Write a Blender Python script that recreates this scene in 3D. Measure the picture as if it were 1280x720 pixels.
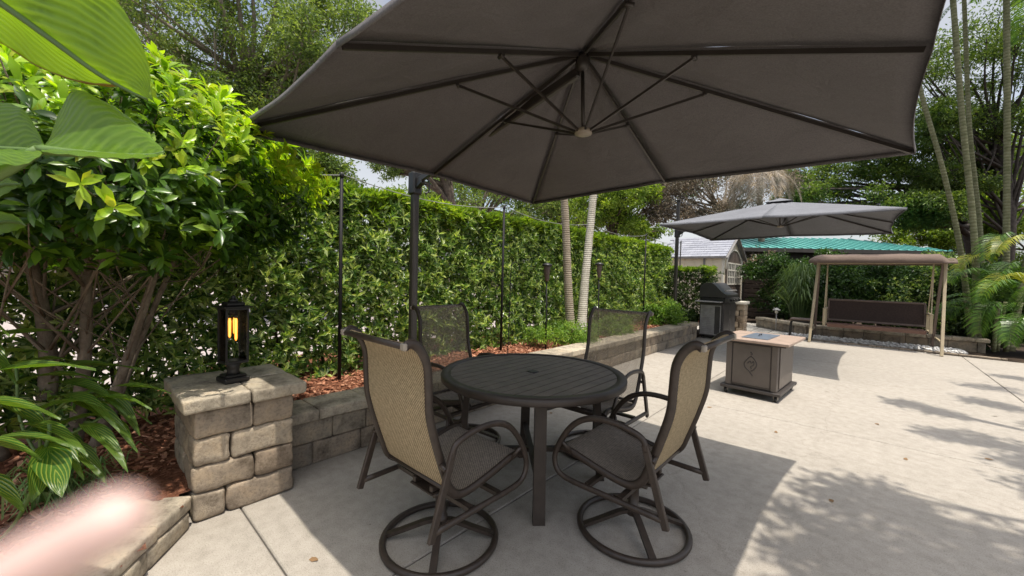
import bpy, bmesh, math, random
import numpy as np
from mathutils import Vector, Matrix, noise

for o in list(bpy.data.objects):
    bpy.data.objects.remove(o)
SC = bpy.context.scene
COL = SC.collection
R = math.radians
random.seed(7)
RNG = np.random.default_rng(7)

# ------------------------------------------------------------------ camera
CAM_H, CAM_F, CAM_PITCH, CAM_ROLL = 1.38, 490.0, .0315, -.0255      # eye height, focal length in px of a 1280 px frame
E1 = np.array([.668, .744]); E1 /= np.linalg.norm(E1)               # the patio's Y axis seen from the eye
E2 = np.array([E1[1], -E1[0]])                                      # the patio's X axis


def cam_rows():
    f = np.array([0, math.cos(CAM_PITCH), -math.sin(CAM_PITCH)])
    rt = np.array([1., 0, 0]); dn = np.cross(f, rt)
    c, s = math.cos(CAM_ROLL), math.sin(CAM_ROLL)
    rows = [c * rt + s * dn, -s * rt + c * dn, f]
    return [np.array([r[:2] @ E2, r[:2] @ E1, r[2]]) for r in rows]


RIGHT, DOWN, FWD = cam_rows()
cam_data = bpy.data.cameras.new('camera')
cam = bpy.data.objects.new('camera', cam_data); COL.objects.link(cam)
cam.matrix_world = Matrix(((RIGHT[0], -DOWN[0], -FWD[0], 0), (RIGHT[1], -DOWN[1], -FWD[1], 0),
                           (RIGHT[2], -DOWN[2], -FWD[2], CAM_H), (0, 0, 0, 1)))
cam_data.sensor_width = 36
cam_data.lens = CAM_F / 1280 * 36
cam_data.clip_start = .004
cam_data.clip_end = 600
cam_data.dof.use_dof = True
cam_data.dof.focus_distance = 2.8
cam_data.dof.aperture_fstop = cam_data.lens / 3.2                   # a small opening: only what touches the lens blurs
SC.camera = cam

# ------------------------------------------------------------------ sky, sun, exposure
SUN = Vector((.245, -.06, 1)).normalized()
world = bpy.data.worlds.new('World'); SC.world = world; world.use_nodes = True
wn, wl = world.node_tree.nodes, world.node_tree.links
sky = wn.new('ShaderNodeTexSky'); sky.sky_type = 'NISHITA'; sky.sun_disc = False
sky.sun_elevation = math.asin(SUN.z); sky.sun_rotation = math.atan2(SUN.x, SUN.y)
sky.air_density = 1.0; sky.dust_density = 3.5
# thin broken cloud over the blue
tc = wn.new('ShaderNodeTexCoord'); cn_ = wn.new('ShaderNodeTexNoise'); cn_.inputs['Scale'].default_value = 3.2; cn_.inputs['Detail'].default_value = 7
wl.new(tc.outputs['Generated'], cn_.inputs['Vector'])
cr = wn.new('ShaderNodeValToRGB'); cr.color_ramp.elements[0].position = .36; cr.color_ramp.elements[1].position = .58
cr.color_ramp.elements[0].color = (.12, .12, .12, 1); cr.color_ramp.elements[1].color = (.75, .75, .75, 1); wl.new(cn_.outputs[0], cr.inputs[0])
bw = wn.new('ShaderNodeRGBToBW'); wl.new(sky.outputs[0], bw.inputs[0])
mu = wn.new('ShaderNodeMath'); mu.operation = 'MULTIPLY'; mu.inputs[1].default_value = 1.4; wl.new(bw.outputs[0], mu.inputs[0])
cm = wn.new('ShaderNodeMix'); cm.data_type = 'RGBA'; wl.new(cr.outputs[0], cm.inputs[0]); wl.new(sky.outputs[0], cm.inputs[6]); wl.new(mu.outputs[0], cm.inputs[7])
wl.new(cm.outputs[2], wn['Background'].inputs[0]); wn['Background'].inputs[1].default_value = .15
sd = bpy.data.lights.new('sun', 'SUN'); sd.energy = 3.4; sd.angle = R(.55); sd.color = (1, .93, .82)
sun = bpy.data.objects.new('sun', sd); COL.objects.link(sun)
sun.rotation_euler = SUN.to_track_quat('Z', 'Y').to_euler()
SC.view_settings.view_transform = 'Standard'; SC.view_settings.look = 'None'
SC.view_settings.gamma = 1; SC.view_settings.use_curve_mapping = False
SC.view_settings.exposure = .52
SC.cycles.max_bounces = 7; SC.cycles.diffuse_bounces = 4; SC.cycles.glossy_bounces = 3
SC.cycles.transmission_bounces = 5; SC.cycles.transparent_max_bounces = 12
SC.cycles.sample_clamp_indirect = 5; SC.cycles.use_denoising = True
SC.cycles.caustics_reflective = False; SC.cycles.caustics_refractive = False


# ------------------------------------------------------------------ helpers: placing
def ray(u, v):
    return RIGHT * ((u - 640) / CAM_F) + DOWN * ((v - 360) / CAM_F) + FWD


def P(u, v, d):                       # point seen at photo pixel (u, v), d metres ahead of the eye
    r = ray(u, v)
    h = r[:2] @ np.array([E2[1], E1[1]])
    return Vector(np.array([0, 0, CAM_H]) + r * d / h)


def PZ(u, v, z):
    r = ray(u, v); return Vector(np.array([0, 0, CAM_H]) + r * (z - CAM_H) / r[2])


def PX(u, v, x):
    r = ray(u, v); return Vector(np.array([0, 0, CAM_H]) + r * x / r[0])


def PY(u, v, y):
    r = ray(u, v); return Vector(np.array([0, 0, CAM_H]) + r * y / r[1])


# ------------------------------------------------------------------ helpers: objects
def tag(o, label=None, cat=None, group=None, kind=None):
    if label: o['label'] = label
    if cat: o['category'] = cat
    if group: o['group'] = group
    if kind: o['kind'] = kind
    return o


def empty(name, loc, rz=0, label=None, cat=None, group=None):
    o = bpy.data.objects.new(name, None); COL.objects.link(o)
    o.location = loc; o.rotation_euler = (0, 0, rz); o.empty_display_size = .1
    return tag(o, label, cat, group)


def link(name, me, mat, parent=None):
    o = bpy.data.objects.new(name, me); COL.objects.link(o)
    for m in (mat if isinstance(mat, (list, tuple)) else [mat]):
        me.materials.append(m)
    if parent: o.parent = parent
    return o


def copy_tree(o, parent=None):
    c = o.copy(); COL.objects.link(c); c.parent = parent
    for ch in list(o.children): copy_tree(ch, c)
    return c


def np_mesh(name, V, F, smooth=False, uv=None):
    """V (n,3); F (m,k) with one k for all faces"""
    V = np.asarray(V, np.float32); F = np.asarray(F, np.int32)
    me = bpy.data.meshes.new(name)
    m, k = F.shape
    me.vertices.add(len(V)); me.vertices.foreach_set('co', V.ravel())
    me.loops.add(m * k); me.loops.foreach_set('vertex_index', F.ravel())
    me.polygons.add(m); me.polygons.foreach_set('loop_start', np.arange(m, dtype=np.int32) * k)
    me.polygons.foreach_set('use_smooth', np.full(m, smooth))
    if uv is not None:
        l = me.uv_layers.new(name='uv'); l.data.foreach_set('uv', np.asarray(uv, np.float32)[F.ravel()].ravel())
    me.update(calc_edges=True)
    return me


class MB:
    """collects pieces of one part and links them as one mesh"""
    def __init__(s): s.v = []; s.f = []; s.sm = []; s.mi = []; s.cur = 0

    def add(s, v, f, smooth=False):
        n = len(s.v); s.v += [tuple(p) for p in v]
        for q in f: s.f.append([i + n for i in q]); s.sm.append(smooth); s.mi.append(s.cur)
        return s

    def box(s, a, b, ch=0.0, M=None):
        x0, y0, z0 = [min(p, q) for p, q in zip(a, b)]; x1, y1, z1 = [max(p, q) for p, q in zip(a, b)]
        c = min(ch, .49 * (x1 - x0), .49 * (y1 - y0), .49 * (z1 - z0))
        if c <= 0:
            v = [(x, y, z) for z in (z0, z1) for y in (y0, y1) for x in (x0, x1)]
            f = [(0, 2, 3, 1), (4, 5, 7, 6), (0, 1, 5, 4), (2, 6, 7, 3), (0, 4, 6, 2), (1, 3, 7, 5)]
        else:
            v = []
            for k, (X, Y, Z) in enumerate([(x, y, z) for z in (0, 1) for y in (0, 1) for x in (0, 1)]):
                bx, by, bz = (x0, x1)[X], (y0, y1)[Y], (z0, z1)[Z]
                ix, iy, iz = (c, -c)[X], (c, -c)[Y], (c, -c)[Z]
                v += [(bx, by + iy, bz + iz), (bx + ix, by, bz + iz), (bx + ix, by + iy, bz)]
            I = lambda X, Y, Z, k: (X + 2 * Y + 4 * Z) * 3 + k
            f = [(I(0, 0, 0, 0), I(0, 0, 1, 0), I(0, 1, 1, 0), I(0, 1, 0, 0)), (I(1, 0, 0, 0), I(1, 1, 0, 0), I(1, 1, 1, 0), I(1, 0, 1, 0)),
                 (I(0, 0, 0, 1), I(1, 0, 0, 1), I(1, 0, 1, 1), I(0, 0, 1, 1)), (I(0, 1, 0, 1), I(0, 1, 1, 1), I(1, 1, 1, 1), I(1, 1, 0, 1)),
                 (I(0, 0, 0, 2), I(0, 1, 0, 2), I(1, 1, 0, 2), I(1, 0, 0, 2)), (I(0, 0, 1, 2), I(1, 0, 1, 2), I(1, 1, 1, 2), I(0, 1, 1, 2))]
            for Y in (0, 1):
                for Z in (0, 1):
                    q = (I(0, Y, Z, 1), I(1, Y, Z, 1), I(1, Y, Z, 2), I(0, Y, Z, 2)); f.append(q if Y != Z else q[::-1])
            for X in (0, 1):
                for Z in (0, 1):
                    q = (I(X, 0, Z, 0), I(X, 1, Z, 0), I(X, 1, Z, 2), I(X, 0, Z, 2)); f.append(q if X == Z else q[::-1])
            for X in (0, 1):
                for Y in (0, 1):
                    q = (I(X, Y, 0, 0), I(X, Y, 1, 0), I(X, Y, 1, 1), I(X, Y, 0, 1)); f.append(q if X != Y else q[::-1])
            for X in (0, 1):
                for Y in (0, 1):
                    for Z in (0, 1):
                        q = (I(X, Y, Z, 0), I(X, Y, Z, 1), I(X, Y, Z, 2)); f.append(q if (X + Y + Z) % 2 else q[::-1])
        if M is not None: v = [M @ Vector(p) for p in v]
        return s.add(v, f)

    def bar(s, a, b, w, h, up=(0, 0, 1), ch=0.0):
        """rectangular bar from a to b, w wide, h high"""
        a, b = Vector(a), Vector(b); d = b - a; L = d.length; d.normalize()
        up = Vector(up)
        if abs(d.dot(up)) > .98: up = Vector((0, 1, 0))
        x = d.cross(up).normalized(); z = x.cross(d)
        M = Matrix(((x.x, d.x, z.x, a.x), (x.y, d.y, z.y, a.y), (x.z, d.z, z.z, a.z), (0, 0, 0, 1)))
        return s.box((-w / 2, 0, -h / 2), (w / 2, L, h / 2), ch, M)

    def tube(s, pts, r, n=8, closed=False, flat=1.0, cap=True, ref=None):
        pts = [Vector(p) for p in pts]; m = len(pts)
        rs = r if isinstance(r, (list, tuple, np.ndarray)) else [r] * m
        v = []; px = None
        for i, p in enumerate(pts):
            if closed: t = pts[(i + 1) % m] - pts[i - 1]
            else: t = pts[min(i + 1, m - 1)] - pts[max(i - 1, 0)]
            t.normalize()
            if px is None:
                px = Vector(ref) if ref else (Vector((0, 0, 1)) if abs(t.z) < .9 else Vector((1, 0, 0)))
            px = (px - t * px.dot(t))
            if px.length < 1e-6: px = t.orthogonal()
            px.normalize(); py = t.cross(px)
            for k in range(n):
                a = 2 * math.pi * k / n
                v.append(p + px * (math.cos(a) * rs[i] * flat) + py * (math.sin(a) * rs[i]))
        f = []
        for i in range(m if closed else m - 1):
            for k in range(n):
                f.append((i * n + k, i * n + (k + 1) % n, ((i + 1) % m) * n + (k + 1) % n, ((i + 1) % m) * n + k))
        s.add(v, f, True)
        if cap and not closed:
            b = len(s.v) - len(v)
            s.f.append([b + k for k in range(n)][::-1]); s.sm.append(False); s.mi.append(s.cur)
            s.f.append([b + (m - 1) * n + k for k in range(n)]); s.sm.append(False); s.mi.append(s.cur)
        return s

    def lathe(s, prof, n=24, c=(0, 0), smooth=True):
        v = []; f = []; m = len(prof)
        for (r, z) in prof:
            for k in range(n):
                a = 2 * math.pi * k / n; v.append((c[0] + r * math.cos(a), c[1] + r * math.sin(a), z))
        for i in range(m - 1):
            for k in range(n):
                f.append((i * n + k, i * n + (k + 1) % n, (i + 1) * n + (k + 1) % n, (i + 1) * n + k))
        f.append([k for k in range(n)][::-1]); f.append([(m - 1) * n + k for k in range(n)])
        return s.add(v, f, smooth)

    def prism(s, poly, z0, z1, M=None):
        """poly (x, y) extruded in z"""
        n = len(poly)
        v = [(x, y, z0) for x, y in poly] + [(x, y, z1) for x, y in poly]
        f = [list(range(n))[::-1], [n + i for i in range(n)]] + [(i, (i + 1) % n, n + (i + 1) % n, n + i) for i in range(n)]
        if M is not None: v = [M @ Vector(p) for p in v]
        return s.add(v, f)

    def sheet(s, grid, smooth=True):
        """grid of rows of points"""
        m, n = len(grid), len(grid[0])
        return s.add([p for row in grid for p in row],
                     [(i * n + j, i * n + j + 1, (i + 1) * n + j + 1, (i + 1) * n + j) for i in range(m - 1) for j in range(n - 1)], smooth)

    def build(s, name, mat, parent=None, at=None):
        me = bpy.data.meshes.new(name)
        v = s.v
        if at is not None: v = [(p[0] - at[0], p[1] - at[1], p[2] - at[2]) for p in v]
        me.from_pydata(v, [], s.f)
        me.polygons.foreach_set('use_smooth', s.sm); me.polygons.foreach_set('material_index', s.mi)
        me.update()
        o = link(name, me, mat, parent)
        if at is not None: o.location = at
        return o


def spline(pts, n=8, closed=False):
    """Catmull-Rom through pts"""
    pts = [Vector(p) for p in pts]; m = len(pts); out = []
    for i in range(m if closed else m - 1):
        if closed: a, b, c, d = pts[i - 1], pts[i], pts[(i + 1) % m], pts[(i + 2) % m]
        else:
            b, c = pts[i], pts[i + 1]
            a = pts[i - 1] if i else b * 2 - c
            d = pts[i + 2] if i + 2 < m else c * 2 - b
        for k in range(n):
            t = k / n
            out.append(.5 * ((2 * b) + (c - a) * t + (2 * a - 5 * b + 4 * c - d) * t * t + (3 * b - a - 3 * c + d) * t ** 3))
    if not closed: out.append(pts[-1])
    return out


# ------------------------------------------------------------------ helpers: materials
def mat(name, rough=.6, spec=.5, metal=0.0):
    m = bpy.data.materials.new(name); m.use_nodes = True
    b = m.node_tree.nodes['Principled BSDF']
    b.inputs['Roughness'].default_value = rough; b.inputs['Specular IOR Level'].default_value = spec
    b.inputs['Metallic'].default_value = metal
    return m, m.node_tree.nodes, m.node_tree.links, b


def ramp(nodes, cols, pos=None, interp='LINEAR'):
    r = nodes.new('ShaderNodeValToRGB'); e = r.color_ramp.elements; r.color_ramp.interpolation = interp
    n = len(cols); pos = pos or [i / (n - 1) for i in range(n)]
    while len(e) < n: e.new(.5)
    for i in range(n): e[i].position = pos[i]; e[i].color = (*cols[i], 1)
    return r


def noise_tex(nodes, links, scale, detail=4, rough=.55, coord='Object', dist=0.0):
    t = nodes.new('ShaderNodeTexCoord'); n = nodes.new('ShaderNodeTexNoise')
    n.inputs['Scale'].default_value = scale; n.inputs['Detail'].default_value = detail
    n.inputs['Roughness'].default_value = rough; n.inputs['Distortion'].default_value = dist
    if coord == 'World':
        g = nodes.new('ShaderNodeNewGeometry'); links.new(g.outputs['Position'], n.inputs['Vector'])
    else: links.new(t.outputs[coord], n.inputs['Vector'])
    return n


def mixc(nodes, links, a, b, fac, mode='MIX'):
    m = nodes.new('ShaderNodeMix'); m.data_type = 'RGBA'; m.blend_type = mode
    for sock, val in ((m.inputs[0], fac), (m.inputs[6], a), (m.inputs[7], b)):
        if isinstance(val, (int, float)): sock.default_value = val
        elif isinstance(val, tuple): sock.default_value = (*val, 1)
        else: links.new(val, sock)
    return m.outputs[2]


def bump(nodes, links, b, h, strength, dist=.01):
    n = nodes.new('ShaderNodeBump'); n.inputs['Strength'].default_value = strength; n.inputs['Distance'].default_value = dist
    links.new(h, n.inputs['Height']); links.new(n.outputs[0], b.inputs['Normal'])


def simple(name, col, rough=.6, spec=.5, metal=0.0, var=.15, scale=6, bmp=0.0, bscale=60):
    """one colour with a faint mottle"""
    m, n, l, b = mat(name, rough, spec, metal)
    t = noise_tex(n, l, scale)
    r = ramp(n, [tuple(c * (1 - var) for c in col), tuple(min(1, c * (1 + var)) for c in col)], [.3, .7])
    l.new(t.outputs[0], r.inputs[0]); l.new(r.outputs[0], b.inputs['Base Color'])
    if bmp:
        t2 = noise_tex(n, l, bscale); bump(n, l, b, t2.outputs[0], bmp, .004)
    return m


def leaf(name, cols, trans=.3, rough=.45, tcol=None, spec=.5, stripes=None, pos=None, patch=1.7):
    """foliage: every leaf its own shade of green, light coming through"""
    m, n, l, b = mat(name, rough, spec)
    g = n.new('ShaderNodeNewGeometry')
    r = ramp(n, cols, pos); l.new(g.outputs['Random Per Island'], r.inputs[0])
    c = r.outputs[0]
    if not stripes:
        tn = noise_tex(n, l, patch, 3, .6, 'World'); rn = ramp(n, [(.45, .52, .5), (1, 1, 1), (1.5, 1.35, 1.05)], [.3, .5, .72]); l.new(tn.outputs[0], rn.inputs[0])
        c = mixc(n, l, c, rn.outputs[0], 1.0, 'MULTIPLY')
    else:
        tn = noise_tex(n, l, 7, 5, .65, 'World'); rn = ramp(n, [(.62, .66, .55), (1, 1, 1), (1.2, 1.12, .9)], [.3, .5, .75]); l.new(tn.outputs[0], rn.inputs[0])
        c = mixc(n, l, c, rn.outputs[0], 1.0, 'MULTIPLY')
        tb = noise_tex(n, l, 42, 3, .6, 'World'); rb = ramp(n, [(1, 1, 1), (.5, .33, .16)], [.70, .76]); l.new(tb.outputs[0], rb.inputs[0])
        c = mixc(n, l, c, rb.outputs[0], .7, 'MULTIPLY')
    if stripes:
        uv = n.new('ShaderNodeUVMap'); sx = n.new('ShaderNodeSeparateXYZ'); l.new(uv.outputs[0], sx.inputs[0])
        # side veins sweep forward from the midrib
        ab = n.new('ShaderNodeMath'); ab.operation = 'ABSOLUTE'; l.new(sx.outputs[0], ab.inputs[0])
        mm = n.new('ShaderNodeMath'); mm.operation = 'MULTIPLY'; mm.inputs[1].default_value = stripes[2]; l.new(ab.outputs[0], mm.inputs[0])
        su = n.new('ShaderNodeMath'); su.operation = 'SUBTRACT'; l.new(sx.outputs[1], su.inputs[0]); l.new(mm.outputs[0], su.inputs[1])
        nn = noise_tex(n, l, 9, 2); nm = n.new('ShaderNodeMath'); nm.operation = 'MULTIPLY_ADD'; nm.inputs[1].default_value = .05
        l.new(nn.outputs[0], nm.inputs[0]); l.new(su.outputs[0], nm.inputs[2])
        w = n.new('ShaderNodeMath'); w.operation = 'MULTIPLY'; w.inputs[1].default_value = stripes[0]; l.new(nm.outputs[0], w.inputs[0])
        si = n.new('ShaderNodeMath'); si.operation = 'SINE'; l.new(w.outputs[0], si.inputs[0])
        rr = ramp(n, [(0, 0, 0), (1, 1, 1)], [stripes[3], stripes[4]])
        mp = n.new('ShaderNodeMath'); mp.operation = 'MULTIPLY_ADD'; mp.inputs[1].default_value = .5; mp.inputs[2].default_value = .5
        l.new(si.outputs[0], mp.inputs[0]); l.new(mp.outputs[0], rr.inputs[0])
        c = mixc(n, l, c, stripes[1], rr.outputs[0])
        if stripes[5]: bump(n, l, b, mp.outputs[0], stripes[5], .01)
    l.new(c, b.inputs['Base Color'])
    t = n.new('ShaderNodeBsdfTranslucent')
    hs = n.new('ShaderNodeMix'); hs.data_type = 'RGBA'; hs.blend_type = 'MULTIPLY'; hs.inputs[0].default_value = 1
    hs.inputs[7].default_value = (*(tcol or (1.5, 1.5, .5)), 1); l.new(c, hs.inputs[6]); l.new(hs.outputs[2], t.inputs[0])
    mx = n.new('ShaderNodeMixShader'); mx.inputs[0].default_value = trans
    l.new(b.outputs[0], mx.inputs[1]); l.new(t.outputs[0], mx.inputs[2]); l.new(mx.outputs[0], n['Material Output'].inputs[0])
    return m


def concrete(name, c0, c1, stain):
    m, n, l, b = mat(name, .85, .3)
    t1 = noise_tex(n, l, 1.1, 6, .6, 'World'); t2 = noise_tex(n, l, 14, 5, .65, 'World'); t3 = noise_tex(n, l, 160, 3, .6, 'World')
    r = ramp(n, [c0, c1], [.2, .8]); l.new(t1.outputs[0], r.inputs[0])
    r2 = ramp(n, [(.84, .835, .82), (1.05, 1.05, 1.05)], [.3, .6]); l.new(t2.outputs[0], r2.inputs[0])
    c = mixc(n, l, r.outputs[0], r2.outputs[0], 1.0, 'MULTIPLY')
    r3 = ramp(n, [(.5, .48, .45), (.97, .97, .97), (1.16, 1.16, 1.16)], [.3, .45, .72]); l.new(t3.outputs[0], r3.inputs[0])
    c = mixc(n, l, c, r3.outputs[0], .75, 'MULTIPLY')
    t4 = noise_tex(n, l, .55, 5, .62, 'World', .6); r4 = ramp(n, [(0, 0, 0), (1, 1, 1)], [.56, .74]); l.new(t4.outputs[0], r4.inputs[0])
    fm = n.new('ShaderNodeMath'); fm.operation = 'MULTIPLY'; fm.inputs[1].default_value = .45; l.new(r4.outputs[0], fm.inputs[0])
    c = mixc(n, l, c, stain, fm.outputs[0])
    # hairline cracks and a few dark specks
    vo = n.new('ShaderNodeTexVoronoi'); vo.feature = 'DISTANCE_TO_EDGE'; vo.inputs['Scale'].default_value = .42
    g = n.new('ShaderNodeNewGeometry'); nd = noise_tex(n, l, 2.2, 6, .65, 'World'); va = n.new('ShaderNodeVectorMath'); va.operation = 'ADD'
    vs = n.new('ShaderNodeVectorMath'); vs.operation = 'SCALE'; vs.inputs[3].default_value = .5; l.new(nd.outputs['Color'], vs.inputs[0])
    l.new(g.outputs['Position'], va.inputs[0]); l.new(vs.outputs[0], va.inputs[1]); l.new(va.outputs[0], vo.inputs['Vector'])
    rc = ramp(n, [(.62, .6, .57), (1, 1, 1)], [0, .0028]); l.new(vo.outputs['Distance'], rc.inputs[0])
    c = mixc(n, l, c, rc.outputs[0], .4, 'MULTIPLY')
    t5 = noise_tex(n, l, 34, 2, .5, 'World'); r5 = ramp(n, [(1, 1, 1), (.45, .42, .38)], [.745, .775]); l.new(t5.outputs[0], r5.inputs[0])
    c = mixc(n, l, c, r5.outputs[0], .8, 'MULTIPLY')
    l.new(c, b.inputs['Base Color'])
    bump(n, l, b, t3.outputs[0], .25, .003)
    return m


def stone(name, cols, dark=(.08, .07, .06)):
    """tumbled blocks: each its own shade, clouded and pitted"""
    m, n, l, b = mat(name, .9, .25)
    g = n.new('ShaderNodeNewGeometry'); r = ramp(n, cols); l.new(g.outputs['Random Per Island'], r.inputs[0])
    t1 = noise_tex(n, l, 7, 5, .65, 'World'); t2 = noise_tex(n, l, 60, 4, .65, 'World'); t3 = noise_tex(n, l, 230, 2, .6, 'World')
    r1 = ramp(n, [(.36, .34, .33), (.9, .9, .9), (1.3, 1.22, 1.1)], [.3, .5, .74]); l.new(t1.outputs[0], r1.inputs[0])
    c = mixc(n, l, r.outputs[0], r1.outputs[0], 1.0, 'MULTIPLY')
    r2 = ramp(n, [(.6, .58, .56), (1.0, 1, 1), (1.15, 1.15, 1.15)], [.3, .5, .8]); l.new(t2.outputs[0], r2.inputs[0])
    c = mixc(n, l, c, r2.outputs[0], .8, 'MULTIPLY')
    l.new(c, b.inputs['Base Color'])
    a = n.new('ShaderNodeMath'); a.operation = 'ADD'; l.new(t2.outputs[0], a.inputs[0]); l.new(t3.outputs[0], a.inputs[1])
    bump(n, l, b, a.outputs[0], .6, .006)
    return m


def woven(name, ca, cb, trans, scale=170, see=.0):
    """sling fabric: an open basket weave that lets some light and view through"""
    m, n, l, b = mat(name, .7, .3)
    uv = n.new('ShaderNodeUVMap'); sx = n.new('ShaderNodeSeparateXYZ'); l.new(uv.outputs[0], sx.inputs[0])
    hs = []
    for i in (0, 1):
        w = n.new('ShaderNodeMath'); w.operation = 'MULTIPLY'; w.inputs[1].default_value = (scale, scale * .8)[i] * 2 * math.pi; l.new(sx.outputs[i], w.inputs[0])
        s_ = n.new('ShaderNodeMath'); s_.operation = 'SINE'; l.new(w.outputs[0], s_.inputs[0]); hs.append(s_.outputs[0])
    pr = n.new('ShaderNodeMath'); pr.operation = 'MULTIPLY'; l.new(hs[0], pr.inputs[0]); l.new(hs[1], pr.inputs[1])
    ma = n.new('ShaderNodeMath'); ma.operation = 'MULTIPLY_ADD'; ma.inputs[1].default_value = .5; ma.inputs[2].default_value = .5; l.new(pr.outputs[0], ma.inputs[0])
    t = noise_tex(n, l, 900, 2, .6); t2 = noise_tex(n, l, 55, 4, .7)
    # threads of uneven tone: stretched noise along both directions
    mp = n.new('ShaderNodeMapping'); mp.inputs['Scale'].default_value = (scale * 1.6, 30, 1); l.new(uv.outputs[0], mp.inputs['Vector'])
    n1 = n.new('ShaderNodeTexNoise'); n1.inputs['Scale'].default_value = 1; l.new(mp.outputs[0], n1.inputs['Vector'])
    mp2 = n.new('ShaderNodeMapping'); mp2.inputs['Scale'].default_value = (30, scale * 1.6, 1); l.new(uv.outputs[0], mp2.inputs['Vector'])
    n2 = n.new('ShaderNodeTexNoise'); n2.inputs['Scale'].default_value = 1; l.new(mp2.outputs[0], n2.inputs['Vector'])
    ad = n.new('ShaderNodeMath'); ad.operation = 'ADD'; l.new(n1.outputs[0], ad.inputs[0]); l.new(n2.outputs[0], ad.inputs[1])
    a2 = n.new('ShaderNodeMath'); a2.operation = 'MULTIPLY_ADD'; a2.inputs[1].default_value = .75; l.new(ma.outputs[0], a2.inputs[0]); adm = n.new('ShaderNodeMath'); adm.operation = 'MULTIPLY'; adm.inputs[1].default_value = .5; l.new(ad.outputs[0], adm.inputs[0]); l.new(adm.outputs[0], a2.inputs[2])
    r = ramp(n, [ca, cb], [.85, 1.5]); sc_ = n.new('ShaderNodeMath'); sc_.operation = 'MULTIPLY'; sc_.inputs[1].default_value = 1.0
    l.new(a2.outputs[0], sc_.inputs[0])
    rr = n.new('ShaderNodeMapRange'); rr.inputs[1].default_value = .5; rr.inputs[2].default_value = 1.25; l.new(sc_.outputs[0], rr.inputs[0])
    r = ramp(n, [ca, cb]); l.new(rr.outputs[0], r.inputs[0])
    l.new(r.outputs[0], b.inputs['Base Color'])
    bump(n, l, b, ma.outputs[0], .3, .001)
    tl = n.new('ShaderNodeBsdfTranslucent'); l.new(r.outputs[0], tl.inputs[0])
    mx = n.new('ShaderNodeMixShader'); mx.inputs[0].default_value = trans
    l.new(b.outputs[0], mx.inputs[1]); l.new(tl.outputs[0], mx.inputs[2])
    tp = n.new('ShaderNodeBsdfTransparent'); m2 = n.new('ShaderNodeMixShader')
    ho = n.new('ShaderNodeMapRange'); ho.inputs[1].default_value = .35; ho.inputs[2].default_value = .75; ho.inputs[3].default_value = see * 1.7; ho.inputs[4].default_value = see * .35
    l.new(rr.outputs[0], ho.inputs[0]); l.new(ho.outputs[0], m2.inputs[0])
    l.new(mx.outputs[0], m2.inputs[1]); l.new(tp.outputs[0], m2.inputs[2]); l.new(m2.outputs[0], n['Material Output'].inputs[0])
    return m


def fabric(name, col, trans=.06):
    m, n, l, b = mat(name, .8, .25)
    t = noise_tex(n, l, 1.6, 5, .6); r = ramp(n, [tuple(c * .88 for c in col), tuple(c * 1.1 for c in col)], [.3, .7]); l.new(t.outputs[0], r.inputs[0])
    t2 = noise_tex(n, l, 150, 3, .7); r2 = ramp(n, [(.78, .78, .78), (1.14, 1.14, 1.14)], [.35, .65]); l.new(t2.outputs[0], r2.inputs[0])
    c = mixc(n, l, r.outputs[0], r2.outputs[0], 1.0, 'MULTIPLY'); l.new(c, b.inputs['Base Color'])
    t3 = noise_tex(n, l, 4.5, 4, .55, dist=1.2); bump(n, l, b, t3.outputs[0], .5, .03)
    tl = n.new('ShaderNodeBsdfTranslucent'); l.new(c, tl.inputs[0])
    mx = n.new('ShaderNodeMixShader'); mx.inputs[0].default_value = trans
    l.new(b.outputs[0], mx.inputs[1]); l.new(tl.outputs[0], mx.inputs[2]); l.new(mx.outputs[0], n['Material Output'].inputs[0])
    return m


def bark(name, c0, c1, rings=None):
    m, n, l, b = mat(name, .9, .2)
    t = noise_tex(n, l, 9, 6, .7, dist=.4); r = ramp(n, [c0, c1], [.3, .7]); l.new(t.outputs[0], r.inputs[0]); c = r.outputs[0]
    if rings:
        w = n.new('ShaderNodeTexWave'); w.wave_type = 'BANDS'; w.bands_direction = 'Z'; w.inputs['Scale'].default_value = rings[0]
        w.inputs['Distortion'].default_value = 1.5; w.inputs['Detail'].default_value = 2
        tc = n.new('ShaderNodeTexCoord'); l.new(tc.outputs['Object'], w.inputs['Vector'])
        r2 = ramp(n, [rings[1], (1, 1, 1)], [0, .28]); l.new(w.outputs[0], r2.inputs[0])
        c = mixc(n, l, c, r2.outputs[0], .8, 'MULTIPLY')
        bump(n, l, b, w.outputs[0], .4, .01)
    else:
        t2 = noise_tex(n, l, 45, 4, .7); bump(n, l, b, t2.outputs[0], .8, .01)
    l.new(c, b.inputs['Base Color'])
    return m


M = {}
M['concrete'] = concrete('concrete', (.33, .30, .26), (.395, .36, .315), (.25, .23, .2))
M['paving'] = concrete('paving', (.34, .32, .29), (.44, .42, .38), (.26, .25, .23))
M['joint'] = simple('joint', (.09, .08, .07), .9)
M['drive'] = concrete('drive', (.34, .29, .28), (.46, .40, .385), (.27, .24, .23))
M['soil'] = simple('soil', (.05, .035, .025), .95, .2, var=.4, scale=5, bmp=.8, bscale=25)
M['stone'] = stone('stone', [(.33, .255, .185), (.42, .34, .25), (.24, .195, .155), (.46, .385, .29), (.28, .24, .2), (.37, .285, .2)])
M['stone_grey'] = stone('stone_grey', [(.26, .215, .165), (.34, .28, .215), (.22, .19, .155), (.36, .31, .24), (.29, .235, .175)])
M['stone_cap'] = stone('stone_cap', [(.42, .365, .28), (.49, .43, .335), (.37, .32, .25), (.45, .38, .285)])
M['metal_brown'] = simple('metal_brown', (.042, .030, .023), .42, .5, var=.25, scale=30, bmp=.15, bscale=300)
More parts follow.
